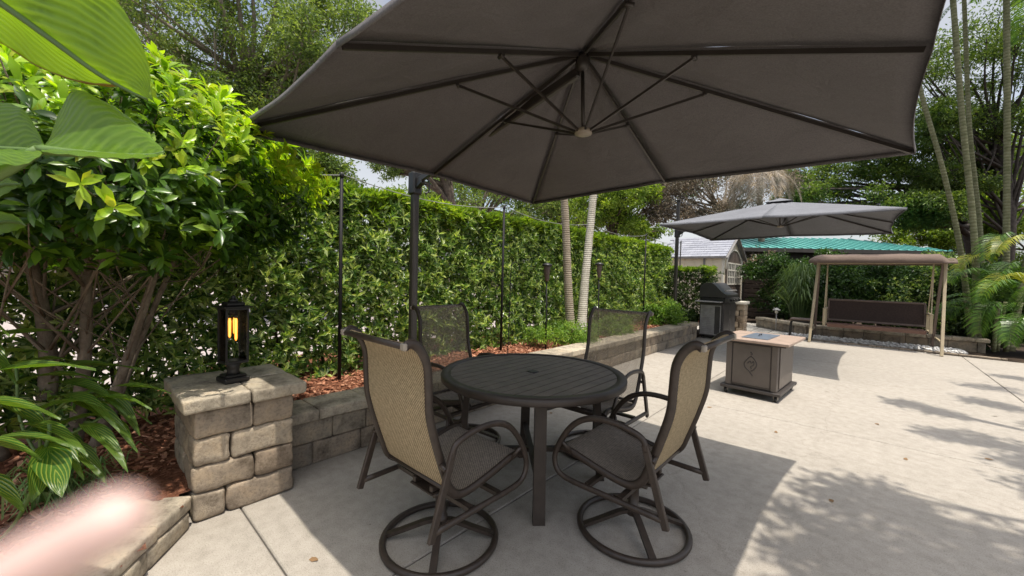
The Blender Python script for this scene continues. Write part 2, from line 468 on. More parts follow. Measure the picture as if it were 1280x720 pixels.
M['tabletop_sheen'] = simple('tabletop_sheen', (.15, .122, .10), .5, .4, var=.2, scale=12, bmp=.15, bscale=400)  # top only: grazing reflection painted in as a lighter brown than the legs
M['table_leg'] = simple('table_leg', (.044, .033, .026), .5, .4, var=.2, scale=12, bmp=.15, bscale=400)
M['metal_black'] = simple('metal_black', (.012, .011, .011), .4, .5)
M['post_black'] = simple('post_black', (.010, .009, .010), .6, .25)
M['canopy'] = fabric('canopy', (.165, .156, .16), .17)
M['canopy_grey'] = fabric('canopy_grey', (.18, .185, .205), .015)
M['rib'] = simple('rib', (.036, .031, .028), .4)
M['runner'] = simple('runner', (.32, .28, .23), .4)
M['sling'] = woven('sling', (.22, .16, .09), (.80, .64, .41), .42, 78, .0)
M['sling_seat_shaded'] = woven('sling_seat_shaded', (.09, .078, .068), (.44, .38, .32), .2, 78, .0)  # same tan fabric, shade under the canopy painted into the colour
M['sling_shaded'] = woven('sling_shaded', (.13, .11, .085), (.45, .38, .29), .3, 78, .3)  # same fabric on the rear chairs, their shade put into a darker tone


def mulch_mat():
    m, n, l, b = mat('mulch', .95, .2)
    t = noise_tex(n, l, 38, 5, .7, 'World', 1.0); r = ramp(n, [(.05, .02, .012), (.22, .085, .045), (.42, .2, .12)], [.3, .5, .72]); l.new(t.outputs[0], r.inputs[0])
    l.new(r.outputs[0], b.inputs['Base Color']); bump(n, l, b, t.outputs[0], 1.0, .04)
    return m


def chip_mat(name, cols):
    m, n, l, b = mat(name, .9, .2)
    g = n.new('ShaderNodeNewGeometry'); r = ramp(n, cols); l.new(g.outputs['Random Per Island'], r.inputs[0]); l.new(r.outputs[0], b.inputs['Base Color'])
    return m


M['mulch'] = mulch_mat()
M['chips'] = chip_mat('chips', [(.12, .045, .025), (.30, .125, .07), (.45, .21, .125), (.52, .28, .18), (.36, .15, .085), (.2, .08, .045)])
M['pebble'] = chip_mat('pebble', [(.55, .53, .5), (.75, .74, .72), (.62, .6, .57), (.4, .38, .36)])
M['hedge_leaf'] = leaf('hedge_leaf', [(.04, .09, .025), (.10, .20, .05), (.24, .36, .10), (.40, .51, .19), (.56, .63, .33)], .38, .28, spec=.9, patch=8.5)  # fine patches paint bright clusters and shaded gaps into the leaf colour
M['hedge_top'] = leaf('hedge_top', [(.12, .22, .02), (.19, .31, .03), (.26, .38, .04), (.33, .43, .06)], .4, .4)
M['hedge_dark'] = leaf('hedge_dark', [(.02, .045, .014), (.04, .08, .02), (.07, .12, .03), (.1, .15, .04)], .25, .45)
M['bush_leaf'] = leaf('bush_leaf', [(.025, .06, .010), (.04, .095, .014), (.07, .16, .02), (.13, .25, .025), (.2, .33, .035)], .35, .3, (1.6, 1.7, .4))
M['bush_new_sunlit'] = leaf('bush_new_sunlit', [(.22, .38, .02), (.30, .48, .03), (.38, .54, .04), (.42, .46, .06)], .45, .3, (1.5, 1.5, .4))  # lime of new growth, with sunlit brightness painted in as well
M['banana'] = leaf('banana', [(.11, .22, .025), (.14, .27, .03)], .5, .32, (1.8, 1.6, .3), .5, (60., (.165, .30, .04), .9, .45, .98, .18))
M['banana_edge'] = leaf('banana_edge', [(.42, .33, .05), (.3, .18, .05)], .35, .5)
M['ginger'] = leaf('ginger', [(.04, .11, .018), (.06, .15, .025), (.05, .13, .02)], .42, .32, (1.6, 1.7, .4), .5, (50., (.24, .30, .05), .55, .7, .95, .2))
M['grass'] = leaf('grass', [(.1, .2, .05), (.2, .33, .1), (.34, .45, .2)], .25, .4)
M['shrub_light'] = leaf('shrub_light', [(.07, .15, .02), (.13, .25, .03), (.2, .34, .05), (.3, .42, .1)], .3, .45)
M['shrub_dark'] = leaf('shrub_dark', [(.015, .04, .01), (.028, .07, .014), (.05, .11, .02), (.08, .15, .035)], .3, .4)
M['reed'] = leaf('reed', [(.05, .10, .03), (.09, .16, .04), (.13, .2, .06)], .3, .5)
M['tree_fine'] = leaf('tree_fine', [(.08, .13, .04), (.13, .20, .06), (.19, .27, .08), (.27, .34, .13)], .45, .5)
M['tree_bright'] = leaf('tree_bright', [(.09, .16, .02), (.15, .24, .03), (.22, .32, .045), (.29, .38, .07)], .45, .5)
M['tree_oak'] = leaf('tree_oak', [(.05, .095, .02), (.085, .145, .03), (.13, .20, .045), (.19, .25, .07)], .45, .5)
M['tree_dry'] = leaf('tree_dry', [(.14, .115, .09), (.24, .2, .16), (.33, .28, .23), (.2, .17, .11)], .25, .7, (1.1, 1, .8))
M['dead_frond'] = leaf('dead_frond', [(.2, .16, .12), (.32, .27, .22), (.42, .37, .32), (.26, .2, .13)], .2, .8, (1, .95, .8))
M['palm_leaf'] = leaf('palm_leaf', [(.05, .12, .02), (.09, .19, .03), (.14, .26, .035)], .32, .35)
M['palm_yellow'] = leaf('palm_yellow', [(.22, .27, .03), (.33, .33, .04), (.16, .25, .03)], .35, .4)
M['bark'] = bark('bark', (.05, .038, .03), (.15, .12, .095))
M['bark_pale'] = bark('bark_pale', (.14, .115, .085), (.33, .28, .22))
M['bark_dark'] = bark('bark_dark', (.04, .034, .03), (.12, .10, .085))
M['palm_trunk'] = bark('palm_trunk', (.36, .33, .27), (.58, .55, .47), (9, (.45, .42, .38)))
M['palm_brown'] = bark('palm_brown', (.27, .22, .16), (.42, .36, .28), (9, (.5, .45, .4)))
M['palm_green'] = bark('palm_green', (.11, .12, .06), (.24, .24, .15), (4.5, (.62, .6, .5)))
M['stem'] = bark('stem', (.06, .045, .03), (.16, .125, .085))
M['bush_stem'] = bark('bush_stem', (.11, .085, .06), (.30, .25, .19))
M['stalk'] = simple('stalk', (.1, .17, .04), .5)


# ------------------------------------------------------------------ the ground
def terrain(name, m, fn, x0, x1, y0, y1, nx, ny):
    mb = MB()
    mb.sheet([[(x0 + (x1 - x0) * i / nx, y0 + (y1 - y0) * j / ny, fn(x0 + (x1 - x0) * i / nx, y0 + (y1 - y0) * j / ny)) for i in range(nx + 1)] for j in range(ny + 1)])
    return tag(mb.build(name, m), kind='structure')


mb = MB(); mb.sheet([[(x, y, -.09) for x in (-150, -20, -6, 6, 40, 150)] for y in (-60, -10, 10, 40, 200)], False)
tag(mb.build('ground', M['soil']), kind='structure')

# cast concrete slabs with open joints
mb = MB()
xs = [-2.95, -1.55, 1.5, 4.55, 8.5]; ys = [-6, -3.45, .63, 4.72, 8.80, 11.75]
for i in range(len(xs) - 1):
    for j in range(len(ys) - 1):
        mb.box((xs[i] + .004, ys[j] + .004, -.10), (xs[i + 1] - .004, ys[j + 1] - .004, 0), .006)
tag(mb.build('patio', M['concrete']), kind='structure')
mb = MB(); mb.box((-2.96, -6, -.12), (8.5, 11.76, -.012)); tag(mb.build('patio_bed', M['joint']), kind='structure')
mb = MB()
for i in range(12):
    for j in range(8):
        mb.box((-4.0 + i * .42, 11.78 + j * .42, -.1), (-4.0 + i * .42 + .405, 11.78 + j * .42 + .405, -.004 - .002 * ((i + j) % 3)), .008)
tag(mb.build('path', M['paving']), kind='structure')
mb = MB(); mb.sheet([[(x, y, -.055) for x in (-40, -20, -5.6)] for y in (-12, 0, 8, 26)], False)
tag(mb.build('driveway', M['drive']), kind='structure')


def bed_z(x, y):
    t = min(1, max(0, (y - .2) / 1.1)); t = t * t * (3 - 2 * t)
    back = min(1, max(0, (-x - 4.1) / .9))
    z = .15 + (.33 - .15) * t - .24 * back
    return z + .035 * noise.noise(Vector((x * 2.2, y * 2.2, 0))) + .015 * noise.noise(Vector((x * 9, y * 9, 3)))


class Edge:
    pass


# the bed's edge: along the long wall, round the pillar, then out along the low wall
LW0 = Vector((-2.60, .40)); LWD = Vector((.80, -.60)).normalized(); LWN = Vector((-LWD.y, LWD.x)) * -1      # LWN points into the bed


def in_bed(x, y):
    if y > .9: return x < -2.97
    q = Vector((x, y)) - LW0
    return q.dot(LWN) > -.03 and x < -.3


mb = MB()
nx, ny = 80, 190
pts = {}
for j in range(ny + 1):
    for i in range(nx + 1):
        x, y = -6.4 + i * 6.2 / nx, -3.4 + j * 15.2 / ny
        pts[i, j] = (x, y, bed_z(x, y))
ids = {}
V = []; F = []
for j in range(ny):
    for i in range(nx):
        q = [(i, j), (i + 1, j), (i + 1, j + 1), (i, j + 1)]
        if all(in_bed(*pts[k][:2]) for k in q):
            for k in q:
                if k not in ids: ids[k] = len(V); V.append(pts[k])
            F.append([ids[k] for k in q])
mb.add(V, F, True)
tag(mb.build('mulch_bed', M['mulch']), kind='structure')

# loose bark chips, nobody could count them
N = 26000
xy = np.column_stack([RNG.uniform(-4.9, -1.2, N), RNG.uniform(-.6, 9.6, N)])
keep = np.array([in_bed(a, b) and (b > .9 or (Vector((a, b)) - LW0).dot(LWN) > .27) and (a < -3.1 or b < .3 or (b < 1 and a < -3.2)) for a, b in xy]); xy = xy[keep]; N = len(xy)
zc = np.array([bed_z(a, b) for a, b in xy]) + RNG.uniform(0, .022, N)
L = RNG.uniform(.018, .06, N); Wd = L * RNG.uniform(.25, .6, N); T = RNG.uniform(.003, .009, N)
az = RNG.uniform(0, 6.283, N); ti = RNG.normal(0, .35, N); ro = RNG.normal(0, .5, N)
ux = np.column_stack([np.cos(az) * np.cos(ti), np.sin(az) * np.cos(ti), np.sin(ti)])
uy0 = np.column_stack([-np.sin(az), np.cos(az), np.zeros(N)]); uz0 = np.cross(ux, uy0)
uy = uy0 * np.cos(ro)[:, None] + uz0 * np.sin(ro)[:, None]; uz = np.cross(ux, uy)
c = np.column_stack([xy, zc])
VV = np.stack([c + sx * ux * L[:, None] / 2 * (1 if sy > 0 else .85) + sy * uy * Wd[:, None] / 2 + sz * uz * T[:, None] / 2 for sz in (-1, 1) for sy in (-1, 1) for sx in (-1, 1)], 1).reshape(-1, 3)
bf = np.array([(0, 2, 3, 1), (4, 5, 7, 6), (0, 1, 5, 4), (2, 6, 7, 3), (0, 4, 6, 2), (1, 3, 7, 5)])
FF = (np.arange(N)[:, None, None] * 8 + bf[None]).reshape(-1, 4)
tag(link('mulch_chips', np_mesh('mulch_chips', VV, FF), M['chips']), 'red-brown bark mulch chips covering the planting bed by the hedge', 'mulch', kind='stuff')


# ------------------------------------------------------------------ masonry
def rough_block(mb, a, b, r=.012, jit=.004, M_=None):
    """one tumbled block: rounded edges and slightly wandering faces"""
    a, b = Vector(a), Vector(b); c = (a + b) / 2; h = (b - a) / 2
    n = 5; off = Vector((random.uniform(0, 50), random.uniform(0, 50), random.uniform(0, 50)))
    V = {}; F = []
    def key(p): return tuple(round(q, 5) for q in p)
    vl = []
    def vid(p):
        k = key(p)
        if k in V: return V[k]
        q = Vector((p[0] * h.x, p[1] * h.y, p[2] * h.z))
        core = Vector([max(-(h[i] - r), min(h[i] - r, q[i])) for i in range(3)])
        d = q - core
        if d.length > 1e-9:
            m = max(abs(q[i]) - (h[i] - r) for i in range(3))
            q = core + d.normalized() * min(r, max(m, 0) if d.length < 1e-9 else r)
        nv = noise.noise_vector((q + c) * 14 + off) * jit
        q = q + nv
        V[k] = len(vl); vl.append(c + q); return V[k]
    def prm(i, hh):
        e = max(r / hh, 1e-3)
        return (-1, -1 + e * .45, -1 + e, -.33, .33, 1 - e, 1 - e * .45, 1)[i]
    for ax in range(3):
        u, v = (ax + 1) % 3, (ax + 2) % 3
        for sg in (-1, 1):
            for i in range(7):
                for j in range(7):
                    q = []
                    for (di, dj) in ((0, 0), (1, 0), (1, 1), (0, 1)):
                        p = [0, 0, 0]; p[ax] = sg; p[u] = prm(i + di, h[u]); p[v] = prm(j + dj, h[v]); q.append(vid(p))
                    F.append(q if sg > 0 else q[::-1])
    if M_ is not None: vl = [M_ @ p for p in vl]
    mb.add(vl, F, True)


def course(mb, x0, x1, z0, z1, depth, lens, M_, gap=.004, jit=.004, r=.012):
    """a course of blocks along local x, front face at local y = 0, going back to y = depth"""
    x = x0; i = 0
    while x < x1 - .02:
        l = lens[i % len(lens)]; i += 1
        e = min(x + l, x1)
        if x1 - e < .07: e = x1
        dy = random.uniform(-.004, .004)
        rough_block(mb, (x + gap / 2, dy, z0 + gap / 2), (e - gap / 2, depth, z1 - gap / 2), r, jit, M_)
        x = e


def frame_mat(o, xdir, ydir):
    x = Vector((*xdir, 0)); y = Vector((*ydir, 0))
    return Matrix(((x.x, y.x, 0, o[0]), (x.y, y.y, 0, o[1]), (0, 0, 1, o[2] if len(o) > 2 else 0), (0, 0, 0, 1)))


# long wall: two courses under a cap
root = empty('retaining_wall', (-2.87, 5.3, 0), 0, 'long low block retaining wall holding the mulch bed in front of the hedge', 'wall')
Mw = frame_mat((-2.87, .92), (0, 1), (-1, 0)); inv = Matrix.Translation((2.87, -5.3, 0))
mb = MB()
course(mb, 0, 8.8, 0, .16, .24, [.2, .36, .3, .22, .4, .28], inv @ Mw)
course(mb, 0, 8.8, .16, .32, .24, [.34, .26, .38, .2, .32], inv @ Mw)
mb.build('wall_blocks', M['stone_grey'], root)
mb = MB()
Mc = frame_mat((-2.835, .92), (0, 1), (-1, 0))
course(mb, 0, 8.82, .32, .40, .33, [.23, .38, .30, .37], inv @ Mc, r=.01)
mb.build('wall_cap', M['stone_cap'], root)

# lantern pillar
root = empty('stone_pillar', (-2.92, .66, 0), 0, 'square tumbled block pillar carrying the black lantern', 'pillar')
inv = Matrix.Translation((2.92, -.66, 0))
mb = MB()
for k in range(4):
    z0 = .152 * k; z1 = z0 + .152
    fr = [[.15, .35], [.29, .21], [.17, .33], [.28, .22]][k]
    # front row, back row, side fill
    x = .41
    for l in fr:
        rough_block(mb, (-2.91 + .002, x + .002, z0 + .002), (-2.62 + random.uniform(-.003, .003), x + l - .002, z1 - .002), .021, .011, inv); x += l
    x = .41
    for l in fr[::-1]:
        rough_block(mb, (-3.21, x + .002, z0 + .002), (-2.91 - .002, x + l - .002, z1 - .002), .016, .007, inv); x += l
mb.build('pillar_blocks', M['stone'], root)
mb = MB()
for (x0, x1) in ((-3.25, -2.915), (-2.911, -2.575)):
    for (y0, y1) in ((.362, .67), (.674, .965)):
        rough_block(mb, (x0, y0, .611), (x1, y1, .685), .014, .006, inv)
mb.build('pillar_cap', M['stone_cap'], root)

# low wall curving away from the pillar to the lower left
root = empty('garden_edging_wall', (-2.0, -.05, 0), 0, 'ankle-high block wall edging the bed to the left of the lantern pillar', 'wall')
Ml = Matrix.Translation((2.0, .05, 0)) @ frame_mat((LW0.x - .03, LW0.y + .02), LWD, LWN)
mb = MB(); course(mb, .04, 2.7, 0, .10, .2, [.31, .36, .28], Ml, jit=.007, r=.014); mb.build('wall_blocks', M['stone_cap'], root)
mb = MB(); course(mb, .02, 2.7, .10, .175, .25, [.26, .40, .33, .3], Ml, jit=.007, r=.014); mb.build('wall_cap', M['stone_cap'], root)

# planter wall behind the swing, with a low kerb and white stones in front
root = empty('planter_wall', (.5, 12.85, 0), 0, 'low block planter wall running behind the garden swing', 'wall')
inv = Matrix.Translation((-.5, -12.85, 0))
mb = MB()
course(mb, 0, 3.0, 0, .22, .22, [.3, .42, .36], inv @ frame_mat((-1.05, 12.75), (1, 0), (0, 1)))
course(mb, 0, 1.9, 0, .22, .22, [.34, .4], inv @ frame_mat((-2.45, 14.1), (.72, -.69), (.69, .72)))
mb.build('wall_blocks', M['stone_grey'], root)
mb = MB()
course(mb, 0, 3.05, .22, .30, .3, [.38, .33], inv @ frame_mat((-1.05, 12.71), (1, 0), (0, 1)))
course(mb, 0, 1.9, .22, .30, .3, [.38, .33], inv @ frame_mat((-2.47, 14.07), (.72, -.69), (.69, .72)))
mb.build('wall_cap', M['stone_cap'], root)
root = empty('border_kerb', (.2, 11.9, 0), 0, 'thin grey kerb along the patio edge in front of the white stones', 'kerb')
mb = MB(); course(mb, -1.1, 1.9, -.02, .03, .10, [.6, .55, .62], frame_mat((0, 0), (1, 0), (0, 1)), jit=.003); mb.build('kerb_stones', M['stone_grey'], root)

N = 1500
c = np.column_stack([RNG.uniform(-1.5, 1.6, N), RNG.uniform(12.02, 12.7, N), RNG.uniform(.0, .05, N)])
s = RNG.uniform(.025, .06, (N, 3)); s[:, 2] *= .6
ico = np.array([(0, 0, 1), (.9, 0, .2), (.28, .85, .2), (-.72, .53, .2), (-.72, -.53, .2), (.28, -.85, .2), (0, 0, -1)])
tri = np.array([(0, 1, 2), (0, 2, 3), (0, 3, 4), (0, 4, 5), (0, 5, 1), (6, 2, 1), (6, 3, 2), (6, 4, 3), (6, 5, 4), (6, 1, 5)])
VV = (c[:, None] + ico[None] * s[:, None]).reshape(-1, 3); FF = (np.arange(N)[:, None, None] * 7 + tri[None]).reshape(-1, 3)
tag(link('pebbles', np_mesh('pebbles', VV, FF, True), M['pebble']), 'white pebbles spread between the kerb and the planter wall', 'pebbles', kind='stuff')
mb = MB(); mb.sheet([[(x, y, -.015 if x < -1.3 else .004) for x in (-1.6, -1.0, 1.9)] for y in (11.99, 12.76)], False); tag(mb.build('pebble_bed', M['soil']), kind='structure')

# ------------------------------------------------------------------ foliage helpers
def nrm(a): return a / np.maximum(np.linalg.norm(a, axis=-1, keepdims=True), 1e-9)


def leaves_mesh(name, pos, axis, up, L, W, droop=.15, fold=.25, seg=1):
    """leaves as folded blades: seg=1 four corners, seg=2 a rounder obovate blade"""
    pos, axis, up = map(np.asarray, (pos, axis, up)); n = len(pos)
    axis = nrm(axis); side = nrm(np.cross(axis, up)); up = np.cross(side, axis)
    L = np.broadcast_to(L, n)[:, None]; W = np.broadcast_to(W, n)[:, None]
    if seg == 1:
        v = np.stack([pos, pos + axis * L * .5 + side * W / 2 + up * W * fold, pos + axis * L - up * L * droop,
                      pos + axis * L * .5 - side * W / 2 + up * W * fold], 1)
        f = np.array([(0, 1, 2), (0, 2, 3)]); k = 4
    else:
        def at(t): return pos + axis * L * t - up * L * droop * t * t * 1.3
        v = np.stack([pos, at(.33), at(.7), at(1), at(.33) + side * W * .36 + up * W * fold * .7, at(.7) + side * W * .5 + up * W * fold,
                      at(.33) - side * W * .36 + up * W * fold * .7, at(.7) - side * W * .5 + up * W * fold], 1)
        f = np.array([(0, 4, 1), (1, 4, 5), (1, 5, 2), (2, 5, 3), (0, 1, 6), (1, 7, 6), (1, 2, 7), (2, 3, 7)]); k = 8
    F = (np.arange(n)[:, None, None] * k + f[None]).reshape(-1, 3)
    return np_mesh(name, v.reshape(-1, 3), F, seg > 1)


def rosettes(c, ax, k, L, W, spread=(.35, 1.25), jit=.25):
    """k leaves fanned round every shoot axis"""
    c, ax = np.asarray(c), nrm(np.asarray(ax)); m = len(c)
    t = nrm(np.cross(ax, RNG.normal(size=(m, 3)))); b = np.cross(ax, t)
    az = (np.arange(k)[None] / k * 2 * np.pi * 1.618 * 2 + RNG.normal(0, jit, (m, k)))
    tilt = spread[0] + (spread[1] - spread[0]) * RNG.random((m, k))
    rad = t[:, None] * np.cos(az)[..., None] + b[:, None] * np.sin(az)[..., None]
    d = ax[:, None] * np.cos(tilt)[..., None] + rad * np.sin(tilt)[..., None]
    pos = np.repeat(c[:, None], k, 1) + ax[:, None] * (RNG.random((m, k, 1)) * L * .4)
    up = ax[:, None] * np.sin(tilt)[..., None] - rad * np.cos(tilt)[..., None]
    n = m * k
    return pos.reshape(n, 3), d.reshape(n, 3), up.reshape(n, 3), L * RNG.uniform(.65, 1.15, n), W * RNG.uniform(.75, 1.2, n)


def wob(p, s, amp):
    """smooth pseudo-noise for many points"""
    p = p * s
    return amp * (np.sin(p[:, 0] * 1.7 + 1.3 * np.sin(p[:, 1] * 1.3 + .5)) * np.sin(p[:, 1] * 1.9 + 1.1 * np.sin(p[:, 2] * 1.6)) + .6 * np.sin(p[:, 2] * 2.3 + p[:, 0] * 1.1) * np.sin(p[:, 1] * 3.1 + 2))


def hedge(name, label, x0, x1, y0, y1, z0, z1, dens, L, W, mleaf, mtop, open_low=.5):
    """clipped hedge: shoots over its front, top and ends, thinner near the foot"""
    root = empty(name, ((x0 + x1) / 2, (y0 + y1) / 2, z0), 0, label, 'hedge'); o = np.array(root.location)
    P_, A_ = [], []
    def face(n, fn, nor, jitter=.13):
        u = RNG.random((n, 2)); p = fn(u); k_ = .35 if nor[2] else 1.0; p = p + np.array(nor) * k_ * (wob(p, 3.2, .075) + RNG.normal(0, .05, n) - np.abs(RNG.normal(0, jitter, n)) + (RNG.random(n) < .22) * RNG.uniform(.04, .14, n))[:, None]
        a = np.array(nor) + RNG.normal(0, .45, (n, 3)) + np.array([0, 0, .6])
        if nor[0] == 1: p[:, 0] += .13 - .26 * (p[:, 2] - z0) / (z1 - z0)
        if nor[2] == 0:
            h = (p[:, 2] - z0) / (z1 - z0)
            keep = RNG.random(n) < np.clip(1 - open_low * (1 - h / .75) + .9 * wob(p, 5, .4), .12, 1); p, a = p[keep], a[keep]
        P_.append(p); A_.append(a)
    H_, Y_, X_ = z1 - z0, y1 - y0, x1 - x0
    ar = dens
    face(int(ar * H_ * Y_), lambda u: np.column_stack([np.full(len(u), x1), y0 + u[:, 0] * Y_, z0 + .05 + u[:, 1] * (H_ - .05)]), (1, 0, 0))
    face(int(ar * .45 * H_ * Y_), lambda u: np.column_stack([np.full(len(u), x0), y0 + u[:, 0] * Y_, z0 + u[:, 1] * H_]), (-1, 0, 0))
    for yy, s in ((y0, -1), (y1, 1)):
        face(int(ar * H_ * X_), lambda u: np.column_stack([x0 + u[:, 0] * X_, np.full(len(u), yy), z0 + u[:, 1] * H_]), (0, s, 0))
    q = rosettes(np.vstack(P_), np.vstack(A_), 8, L, W)
    link('foliage', leaves_mesh('foliage', q[0] - o, *q[1:]), mleaf, root)
    P_, A_ = [], []
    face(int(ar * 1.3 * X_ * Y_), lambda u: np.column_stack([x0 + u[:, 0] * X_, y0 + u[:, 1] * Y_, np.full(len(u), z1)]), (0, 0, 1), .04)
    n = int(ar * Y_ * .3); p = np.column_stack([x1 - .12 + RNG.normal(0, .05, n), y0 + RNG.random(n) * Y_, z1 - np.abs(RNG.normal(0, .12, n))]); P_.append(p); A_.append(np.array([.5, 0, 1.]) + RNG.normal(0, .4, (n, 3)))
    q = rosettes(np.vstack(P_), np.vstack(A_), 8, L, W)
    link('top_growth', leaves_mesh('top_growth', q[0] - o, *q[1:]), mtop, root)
    mb = MB(); y = y0 + .1
    while y < y1:
        for k in range(2):
            x = (x0 + x1) / 2 + random.uniform(-.18, .2); yy = y + random.uniform(-.12, .12)
            p = [(x, yy, z0 - .1), (x + random.uniform(-.05, .05), yy + random.uniform(-.08, .08), z0 + H_ * .4), (x + random.uniform(-.15, .15), yy + random.uniform(-.15, .15), z1 - .15)]
            mb.tube(spline([Vector(a_) - Vector(o) for a_ in p], 3), list(np.linspace(.018, .006, 7)), 5)
            for b_ in range(4):
                zz = z0 + random.uniform(.25, H_ - .4)
                mb.tube([Vector((x, yy, zz)) - Vector(o), Vector((x + random.uniform(-.3, .3), yy + random.uniform(-.25, .25), zz + random.uniform(.1, .35))) - Vector(o)], [.007, .003], 4)
        y += random.uniform(.28, .42)
    mb.build('stem', M['stem'], root)
    return root


def limb_tree(name, label, base, trunk_top, r0, clumps, nleaf, L, W, mleaf, mbark, sub=9, subr=.28, lean=.3, limb_r=.3, cat='tree', group=None, up_bias=.3, gap=.55, extra=None, seg=1, flat=.75):
    """trunk, a limb to every clump, twigs to every sub-clump, leaves round the twig ends"""
    base = Vector(base); root = empty(name, base, 0, label, cat, group)
    tt = Vector(trunk_top) - base
    mb = MB()
    mid = tt * .5 + Vector((random.uniform(-1, 1), random.uniform(-1, 1), 0)) * tt.length * .04
    path = spline([Vector((0, 0, -.15)), mid, tt], 5); m = len(path)
    mb.tube(path, [r0 * (1.25 if i == 0 else 1) * (1 - .45 * i / m) for i in range(m)], 10)
    C_, R_ = [], []
    for (c, r) in clumps:
        c = Vector(c) - base
        k = random.uniform(.45, 1.0); st = path[min(m - 1, int(k * (m - 1)))]
        midp = st.lerp(c, .5) + Vector((random.uniform(-.2, .2), random.uniform(-.2, .2), random.uniform(-.25, .1))) * (c - st).length * lean
        sp = spline([st, midp, c], 5)
        mb.tube(sp, list(np.linspace(r0 * limb_r, r0 * .06, len(sp))), 6)
        for s_ in range(sub):
            d = Vector(RNG.normal(size=3)); d.normalize(); d.z *= flat
            e = c + d * r * random.uniform(.45, 1.0)
            mb.tube([sp[-3].lerp(c, random.random()), e], [r0 * .05, r0 * .02], 4, cap=False)
            C_.append(e); R_.append(r * subr * random.uniform(.6, 1.3))
    mb.build('trunk', mbark, root)
    C_ = np.array([tuple(c) for c in C_]); R_ = np.array(R_); per = max(1, nleaf // len(C_))
    n = len(C_) * per
    off = RNG.normal(size=(n, 3)); off = nrm(off) * (RNG.random((n, 1)) ** .5); off[:, 2] *= flat
    pos = np.repeat(C_, per, 0) + off * np.repeat(R_, per)[:, None] * 1.25
    ax = off * .7 + RNG.normal(0, .6, (n, 3)) + np.array([0, 0, -.1])
    up = RNG.normal(0, .55, (n, 3)) + np.array([0, 0, 1.0])
    link('crown', leaves_mesh('crown', pos, ax, up, L * RNG.uniform(.6, 1.3, n), W * RNG.uniform(.7, 1.25, n), seg=seg), mleaf, root)
    return root


def blob(c, rad, n, rr):
    """n clump centres filling an ellipsoid"""
    out = []
    for i in range(n):
        d = Vector(RNG.normal(size=3)); d.normalize(); k = random.uniform(.35, 1) ** .7
        out.append((Vector((c[0] + d.x * rad[0] * k, c[1] + d.y * rad[1] * k, c[2] + d.z * rad[2] * k)), rr * random.uniform(.75, 1.25)))
    return out


def frond_geo(mb, start, d0, length, droop, n, ll, lw, rach=.012, v_up=.35, twist=0.0, side_droop=.35, curl=1.0):
    """one pinnate frond: rachis plus leaflets down both sides"""
    d = Vector(d0).normalized(); p = Vector(start); pts = [p.copy()]; dirs = [d.copy()]
    steps = 14
    for i in range(steps):
        p = p + d * length / steps; d = (d + Vector((0, 0, -droop / steps * (1 + curl * i / steps)))).normalized(); pts.append(p.copy()); dirs.append(d.copy())
    mb.tube(pts, list(np.linspace(rach, rach * .2, len(pts))), 5, cap=False)
    for i in range(n):
        t = .14 + .86 * (i + .5) / n; x = t * steps; k = min(int(x), steps - 1); q = pts[k].lerp(pts[k + 1], x - k); dd = dirs[k]
        s = dd.cross(Vector((0, 0, 1)))
        if s.length < .05: s = Vector((1, 0, 0))
        s.normalize(); up = s.cross(dd)
        if twist: s, up = s * math.cos(twist) + up * math.sin(twist), up * math.cos(twist) - s * math.sin(twist)
        fl = math.sin(min(1, (1 - t) * 1.25 + .22) * math.pi * .5) * min(1, .45 + t * 2.2)
        for sg in (-1, 1):
            l = ll * fl * random.uniform(.88, 1.08)
            a = (s * sg * .85 + dd * .55 + up * v_up).normalized()
            e1 = q + a * l * .5; e2 = q + a * l + Vector((0, 0, -l * side_droop * random.uniform(.6, 1.3)))
            w = (dd * .9 - a * dd.dot(a)).normalized() * lw * .5
            mb.add([q - w * .3, q + w * .3, e1 + w, e2, e1 - w], [(0, 1, 2), (0, 2, 4), (4, 2, 3)])


def ringed_trunk(pts, r0, r1, base_swell=1.35):
    mb = MB(); sp = spline(pts, 10); m = len(sp)
    mb.tube(sp, [(r0 + (r1 - r0) * i / m) * (1 + (base_swell - 1) * math.exp(-i / m * 9)) * (1 + .025 * math.sin(i * 2.1)) for i in range(m)], 12)
    return mb, sp


def palm(name, label, pts, r0, r1, nf, fl, mt, mf, ll=.45, lw=.035, group=None, droop=(.8, 2.0), nleaf=34, part_fronds=False, shaft=0.0, cat='palm'):
    b = Vector(pts[0]); root = empty(name, b, 0, label, cat, group)
    mb, sp = ringed_trunk([Vector(p) - b for p in pts], r0, r1); mb.build('trunk', mt, root)
    top = sp[-1]; dirv = (sp[-1] - sp[-2]).normalized()
    if shaft:
        s_ = MB(); s_.tube([top, top + dirv * shaft * .5, top + dirv * shaft], [r1 * 1.15, r1 * 1.05, r1 * .6], 10); s_.build('crownshaft', M['palm_leaf'], root); top = top + dirv * shaft
    mb = MB()
    for i in range(nf):
        az = i * 2.399 + random.uniform(-.2, .2); el = random.uniform(.1, 1.15)
        d = Vector((math.cos(az) * math.cos(el), math.sin(az) * math.cos(el), math.sin(el)))
        if part_fronds: mb = MB()
        frond_geo(mb, top, d, fl * random.uniform(.8, 1.1), random.uniform(*droop), nleaf, ll, lw)
        if part_fronds: mb.build('frond', mf, root)
    if not part_fronds and nf: mb.build('crown', mf, root)
    return root


# ------------------------------------------------------------------ hedges
hedge('clipped_hedge', 'long tall clipped evergreen hedge with a bright yellow-green top behind the mulch bed', -4.95, -4.12, -2.2, 11.3, .2, 2.22, 560, .105, .028, M['hedge_leaf'], M['hedge_top'], .4)
hedge('boxed_hedge', 'short square-trimmed dark hedge standing between the far umbrella pole and the shed', -3.95, -2.95, 10.75, 11.45, .3, 1.66, 420, .07, .02, M['hedge_dark'], M['hedge_top'], .2)


